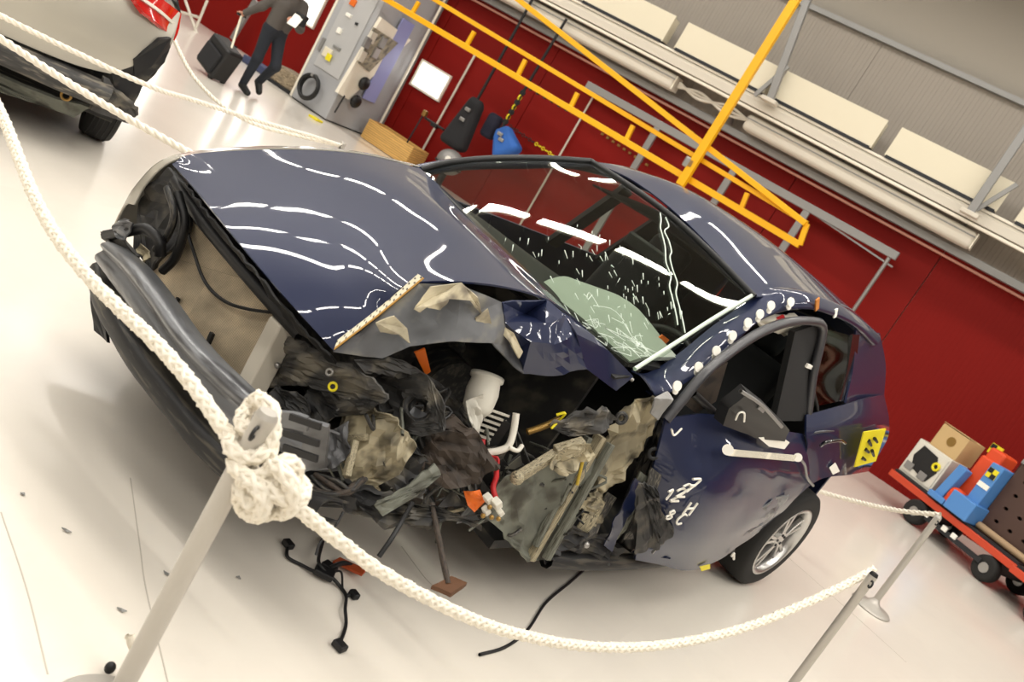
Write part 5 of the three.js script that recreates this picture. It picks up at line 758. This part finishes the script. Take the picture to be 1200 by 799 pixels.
{ // ledge with ducting, tubes and light boxes along the top of the red wall
  const L0 = S0 + 0.3, L1 = S1 - 0.3, len_ = L1 - L0, mid = (L0 + L1) / 2;
  wsolo('wall_pipe', cyl([L0, 2.555, 0.3], [L1, 2.555, 0.3], 0.016), std({ color: 0xb07a68, roughness: 0.5 }), 'thin pinkish pipe running along the top of the red wall', 'pipe');
  wsolo('cable_tray', box(len_, 0.09, 0.1, mid, 2.655, 0.25, 0.008), M.greyMetal, 'dark grey cable tray under the white duct', 'tray');
  const d = wgroup('wall_ledge', 'long pale ledge carrying the row of cream light boxes', 'ledge');
  part('shelf', box(len_, 0.04, 0.6, mid, 3.1, 0.3), M.duct, d); part('front_lip', box(len_, 0.1, 0.03, mid, 3.04, 0.6, 0.006), M.duct, d); part('lower_lip', box(len_, 0.035, 0.05, mid, 2.96, 0.58, 0.006), M.white, d); part('upper_rail', box(len_, 0.03, 0.03, mid, 3.145, 0.6, 0.006), M.white, d);
  for (let s = -13; s < 6; s += 1.55) part('bracket', bar([s, 3.08, 0.55], [s, 2.75, 0.08], 0.04, 0.03), M.greyMetal, d);
  const duct = (s0, s1, label) => { const t = wgroup('white_duct', label, 'duct'); part('shell', new RoundedBoxGeometry(s1 - s0, 0.2, 0.22, 3, 0.05).translate((s0 + s1) / 2, 2.82, 0.42), M.duct, t); part('seam', box(s1 - s0 - 0.02, 0.012, 0.01, (s0 + s1) / 2, 2.86, 0.532), M.greyMetal, t); part('end_cap', box(0.015, 0.18, 0.2, s1, 2.82, 0.42), M.white, t); };
  duct(-12, [-4.494,2.788,0.5][0], 'white rounded duct section ending above the yellow boom'); duct([-3.415,2.716,0.5][0], [-0.419,2.798,0.5][0], 'white rounded duct section right of the yellow hanger');
  const bent = wgroup('loose_cable', 'loose white cables in the gap between two duct sections', 'cable'); for (let k = 0; k < 3; k++) part('strand', tube([[-4.45, 2.8 + 0.03 * k, 0.45], [-4.1, 2.86 - 0.04 * k, 0.5], [-3.7, 2.78 + 0.05 * k, 0.5], [-3.4, 2.84, 0.45]], 0.018), M.duct, bent);
  const names = ['leftmost cream light box seen on the ledge', 'cream light box left of the yellow hanger', 'cream light box crossed by the yellow hanger', 'cream light box right of the yellow hanger', 'cream light box half behind the slanting grey post', 'cream light box cut by the right edge'];
  let pb; [-7.72, -6.23, -4.7, -3.25, -1.74, -0.2].forEach((s, i) => {
    if (!pb) { pb = wthing('light_box', names[0], 'box', s + 0.67, 3.16, 0.5, 0, 'cream light boxes on the ledge'); part('front_panel', box(1.34, 0.35, 0.03, 0, 0.2, 0.11, 0.004), M.cream, pb); part('body', box(1.3, 0.32, 0.2, 0, 0.2, 0, 0.004), M.cream, pb); part('lower_slot', box(1.3, 0.035, 0.26, 0, 0.018, 0), M.darkSteel, pb); }
    else copyOf(pb, names[i], W(s + 0.67, 3.16, 0.5));
  });
  const brace = (lab, p) => { const t = wgroup('roof_brace', lab, 'post'); part('post', bar(p[0], p[1], 0.09, 0.07), M.greyMetal, t); part('strut', bar(p[2], p[3], 0.05, 0.04), M.greyMetal, t); part('foot', box(0.2, 0.05, 0.14, p[0][0], p[0][1], p[0][2], 0.01), M.duct, t); };
  brace('thin grey brace behind the yellow hanger', [[-3.208,3.125,0.72], [-3.492,4.419,0.72], [-3.407,3.097,0.72], [-3.234,3.564,0.72]]);
  brace('slanting grey brace post at the right edge', [[-0.602,3.027,0.75], [-0.617,4.073,0.75], [-0.568,3.094,0.72], [-0.376,3.512,0.72]]);
}
{ // orange carts loaded with gear at the right
  const A = [4.416,0,-9.203], ang = -1.0132;
  const cart = thing('flat_cart', 'orange-red four-wheel cart loaded with boxes against the wall', 'cart', A, ang);
  const red = std({ color: 0xc2401f, roughness: 0.5 });
  const p = (n, g, m, par = cart, l) => part(n, g, m, par, l);
  const wheel = (par, x, z) => { const pr = [[0.05, -0.05], [0.1, -0.055], [0.125, -0.045], [0.13, 0], [0.125, 0.045], [0.1, 0.055], [0.05, 0.05]].map((q) => new THREE.Vector2(...q)); const w = p('wheel', new THREE.LatheGeometry(pr, 28).rotateX(Math.PI / 2).translate(x, 0.13, z), M.rubber, par); p('hub', cyl([x, 0.13, z - 0.05], [x, 0.13, z + 0.055], 0.055, 0.05, 16), M.steel, w); };
  p('side_rail', box(1.62, 0.07, 0.05, 0.32, 0.3, 0.02, 0.008), red); p('side_rail', box(1.62, 0.07, 0.05, 0.32, 0.3, -0.66, 0.008), red); p('end_rail', box(0.05, 0.07, 0.72, -0.47, 0.3, -0.32, 0.008), red); p('end_rail', box(0.05, 0.07, 0.72, 1.13, 0.3, -0.32, 0.008), red); p('deck', box(1.58, 0.03, 0.66, 0.32, 0.345, -0.32), M.darkSteel);
  for (const x of [0, 0.9]) { p('axle', cyl([x, 0.14, 0], [x, 0.14, -0.64], 0.02), M.darkSteel); p('fork', box(0.1, 0.16, 0.5, x, 0.22, -0.32, 0.01), M.darkSteel); wheel(cart, x, 0); wheel(cart, x, -0.64); }
  p('draw_bar', bar([0.15, 0.16, 0.06], [0.85, 0.16, 0.06], 0.05, 0.03), M.darkSteel);
  for (let k = 0; k < 4; k++) p('deck_stud', box(0.06, 0.05, 0.02, 0.15 + 0.12 * k, 0.19, 0.08, 0.005), M.chalk);
  const toW = (q) => { cart.updateMatrixWorld(true); return cart.localToWorld(V(q)).toArray(); };
  const on = (name, label, cat, q) => thing(name, label, cat, toW(q), ang);
  const d1 = on('instrument_case', 'white-edged black instrument case on the cart left end', 'case', [-0.27, 0.36, -0.2]);
  part('shell', box(0.44, 0.4, 0.3, 0, 0.2, 0, 0.01), M.whitePlastic, d1); part('front', box(0.4, 0.35, 0.01, 0, 0.2, 0.155, 0.004), M.whitePlastic, d1); part('panel', plate([[-0.1, 0.1, 0.162], [0.12, 0.06, 0.162], [0.17, 0.2, 0.162], [0.08, 0.34, 0.162], [-0.12, 0.36, 0.162], [-0.16, 0.22, 0.162]], 0.01, { amp: 0 }), M.blackPlastic, d1);
  for (const [x, y] of [[-0.13, 0.1], [0.06, 0.09]]) part('dial', box(0.1, 0.08, 0.012, x, y, 0.17, 0.004), M.greyMetal, d1);
  part('marker_ring', ring([0.13, 0.25, 0.172], [0, 0, 1], 0.035, 0.014, 20), M.yellowPlastic, d1);
  const d2 = on('cardboard_box', 'open brown cardboard box behind the instrument case', 'box', [-0.24, 0.76, -0.26]);
  const kraft = std({ color: 0xc6a878, roughness: 0.9 }); part('shell', box(0.34, 0.26, 0.3, 0, 0.13, 0, 0.004), kraft, d2); part('flap', box(0.34, 0.006, 0.14, 0, 0.265, 0.1).rotateX(-0.05), kraft, d2); part('seal', cyl([0.02, 0.14, 0.15], [0.02, 0.14, 0.158], 0.05), M.brass, d2);
  const blue = std({ color: 0x4f86c6, roughness: 0.5 }), org = std({ color: 0xd8481c, roughness: 0.55 });
  const d3 = on('blue_bracket', 'light blue angled bracket leaning on the instrument case', 'bracket', [0.1, 0.36, 0.0]); part('upright', box(0.1, 0.42, 0.12, 0, 0.21, 0, 0.01).rotateZ(-0.12), blue, d3); part('foot', box(0.2, 0.06, 0.14, 0.02, 0.03, 0.02, 0.01), blue, d3);
  const d4 = on('orange_barrier', 'orange barrier block standing behind the blue brackets', 'block', [0.24, 0.36, -0.24]); part('block', box(0.22, 0.62, 0.3, 0, 0.31, 0, 0.03), org, d4); part('top', box(0.18, 0.14, 0.26, 0, 0.66, 0, 0.03), org, d4);
  const d5 = on('blue_barrier', 'blue box with yellow and black square markers on the cart', 'box', [0.4, 0.36, -0.12]); part('block', box(0.14, 0.62, 0.26, 0, 0.31, 0, 0.012), blue, d5); part('base', box(0.28, 0.2, 0.3, -0.03, 0.1, 0.06, 0.012), blue, d5); part('marker', box(0.1, 0.1, 0.01, 0, 0.52, 0.135), M.yellowPlastic, d5); for (const [x, y] of [[-0.025, 0.545], [0.025, 0.495]]) part('marker_square', box(0.05, 0.05, 0.004, x, y, 0.142), M.blackPlastic, d5); part('stripe', box(0.12, 0.05, 0.01, 0, 0.38, 0.135), M.chalk, d5);
  const d6 = on('orange_cushion', 'small orange cushion low between the blue brackets', 'cushion', [0.24, 0.36, 0.0]); part('pad', new RoundedBoxGeometry(0.16, 0.22, 0.14, 4, 0.06).translate(0, 0.11, 0), org, d6);
  const d7 = on('yellow_marker', 'small yellow and black marker board topmost on the cart', 'marker', [0.08, 0.36, -0.34]); part('pole', cyl([0, 0, 0], [0, 0.66, 0], 0.015), M.darkSteel, d7); part('board', box(0.13, 0.11, 0.02, 0, 0.7, 0.01), M.yellowPlastic, d7); for (const [x, y] of [[-0.03, 0.725], [0.03, 0.675]]) part('marker_square', box(0.06, 0.05, 0.006, x, y, 0.022), M.blackPlastic, d7);
  // dark perforated panel frame on the second cart
  const c2 = thing('flat_cart', 'second orange cart carrying a tall perforated brown panel, cut by right edge', 'cart', toW([1.34, 0, 0.1]), ang);
  part('side_rail', box(1.5, 0.07, 0.05, 0.55, 0.3, 0.02, 0.008), red, c2); part('side_rail', box(1.5, 0.07, 0.05, 0.55, 0.3, -0.66, 0.008), red, c2); part('end_rail', box(0.05, 0.07, 0.7, -0.18, 0.3, -0.32, 0.008), red, c2); part('deck', box(1.46, 0.03, 0.66, 0.55, 0.345, -0.32), M.darkSteel, c2);
  for (const x of [0.22, 1.0]) { part('axle', cyl([x, 0.14, 0], [x, 0.14, -0.64], 0.02), M.darkSteel, c2); wheel(c2, x, 0); wheel(c2, x, -0.64); }
  const pf = on('perforated_panel', 'tall dark brown perforated panel standing in a black frame', 'panel', [0.98, 0.4, -0.16]);
  const hs = []; for (let i = 0; i < 7; i++) for (let j = 0; j < 4; j++) { const x = -0.36 + 0.16 * i, y = 0.12 + 0.15 * j; hs.push([0, 1, 2, 3, 4, 5].map((k) => [x + 0.028 * Math.cos(k * 1.047), y + 0.018 * Math.sin(k * 1.047), 0])); }
  part('panel', plate([[-0.5, 0, 0], [0.75, 0, 0], [0.75, 0.72, 0], [-0.5, 0.72, 0]], 0.02, { sub: 0, amp: 0, holes: hs }), std({ color: 0x4a3329, roughness: 0.6 }), pf); part('backing', box(1.24, 0.7, 0.02, 0.125, 0.36, -0.06), M.blackPlastic, pf);
  part('frame_bar', bar([-0.52, 0, 0.03], [-0.52, 0.76, 0.03], 0.08, 0.05), M.blackPlastic, pf); part('frame_bar', bar([0.1, -0.02, 0.05], [0.02, 0.7, 0.05], 0.04, 0.03), M.blackPlastic, pf); part('frame_bar', bar([-0.5, 0.73, 0.02], [0.75, 0.73, 0.02], 0.04, 0.05), M.greyMetal, pf); part('lower_tube', cyl([-0.45, -0.0, 0.06], [0.8, -0.0, 0.06], 0.035), std({ color: 0xa58a6a, roughness: 0.6 }), pf);
}

renderer.render(scene, camera);
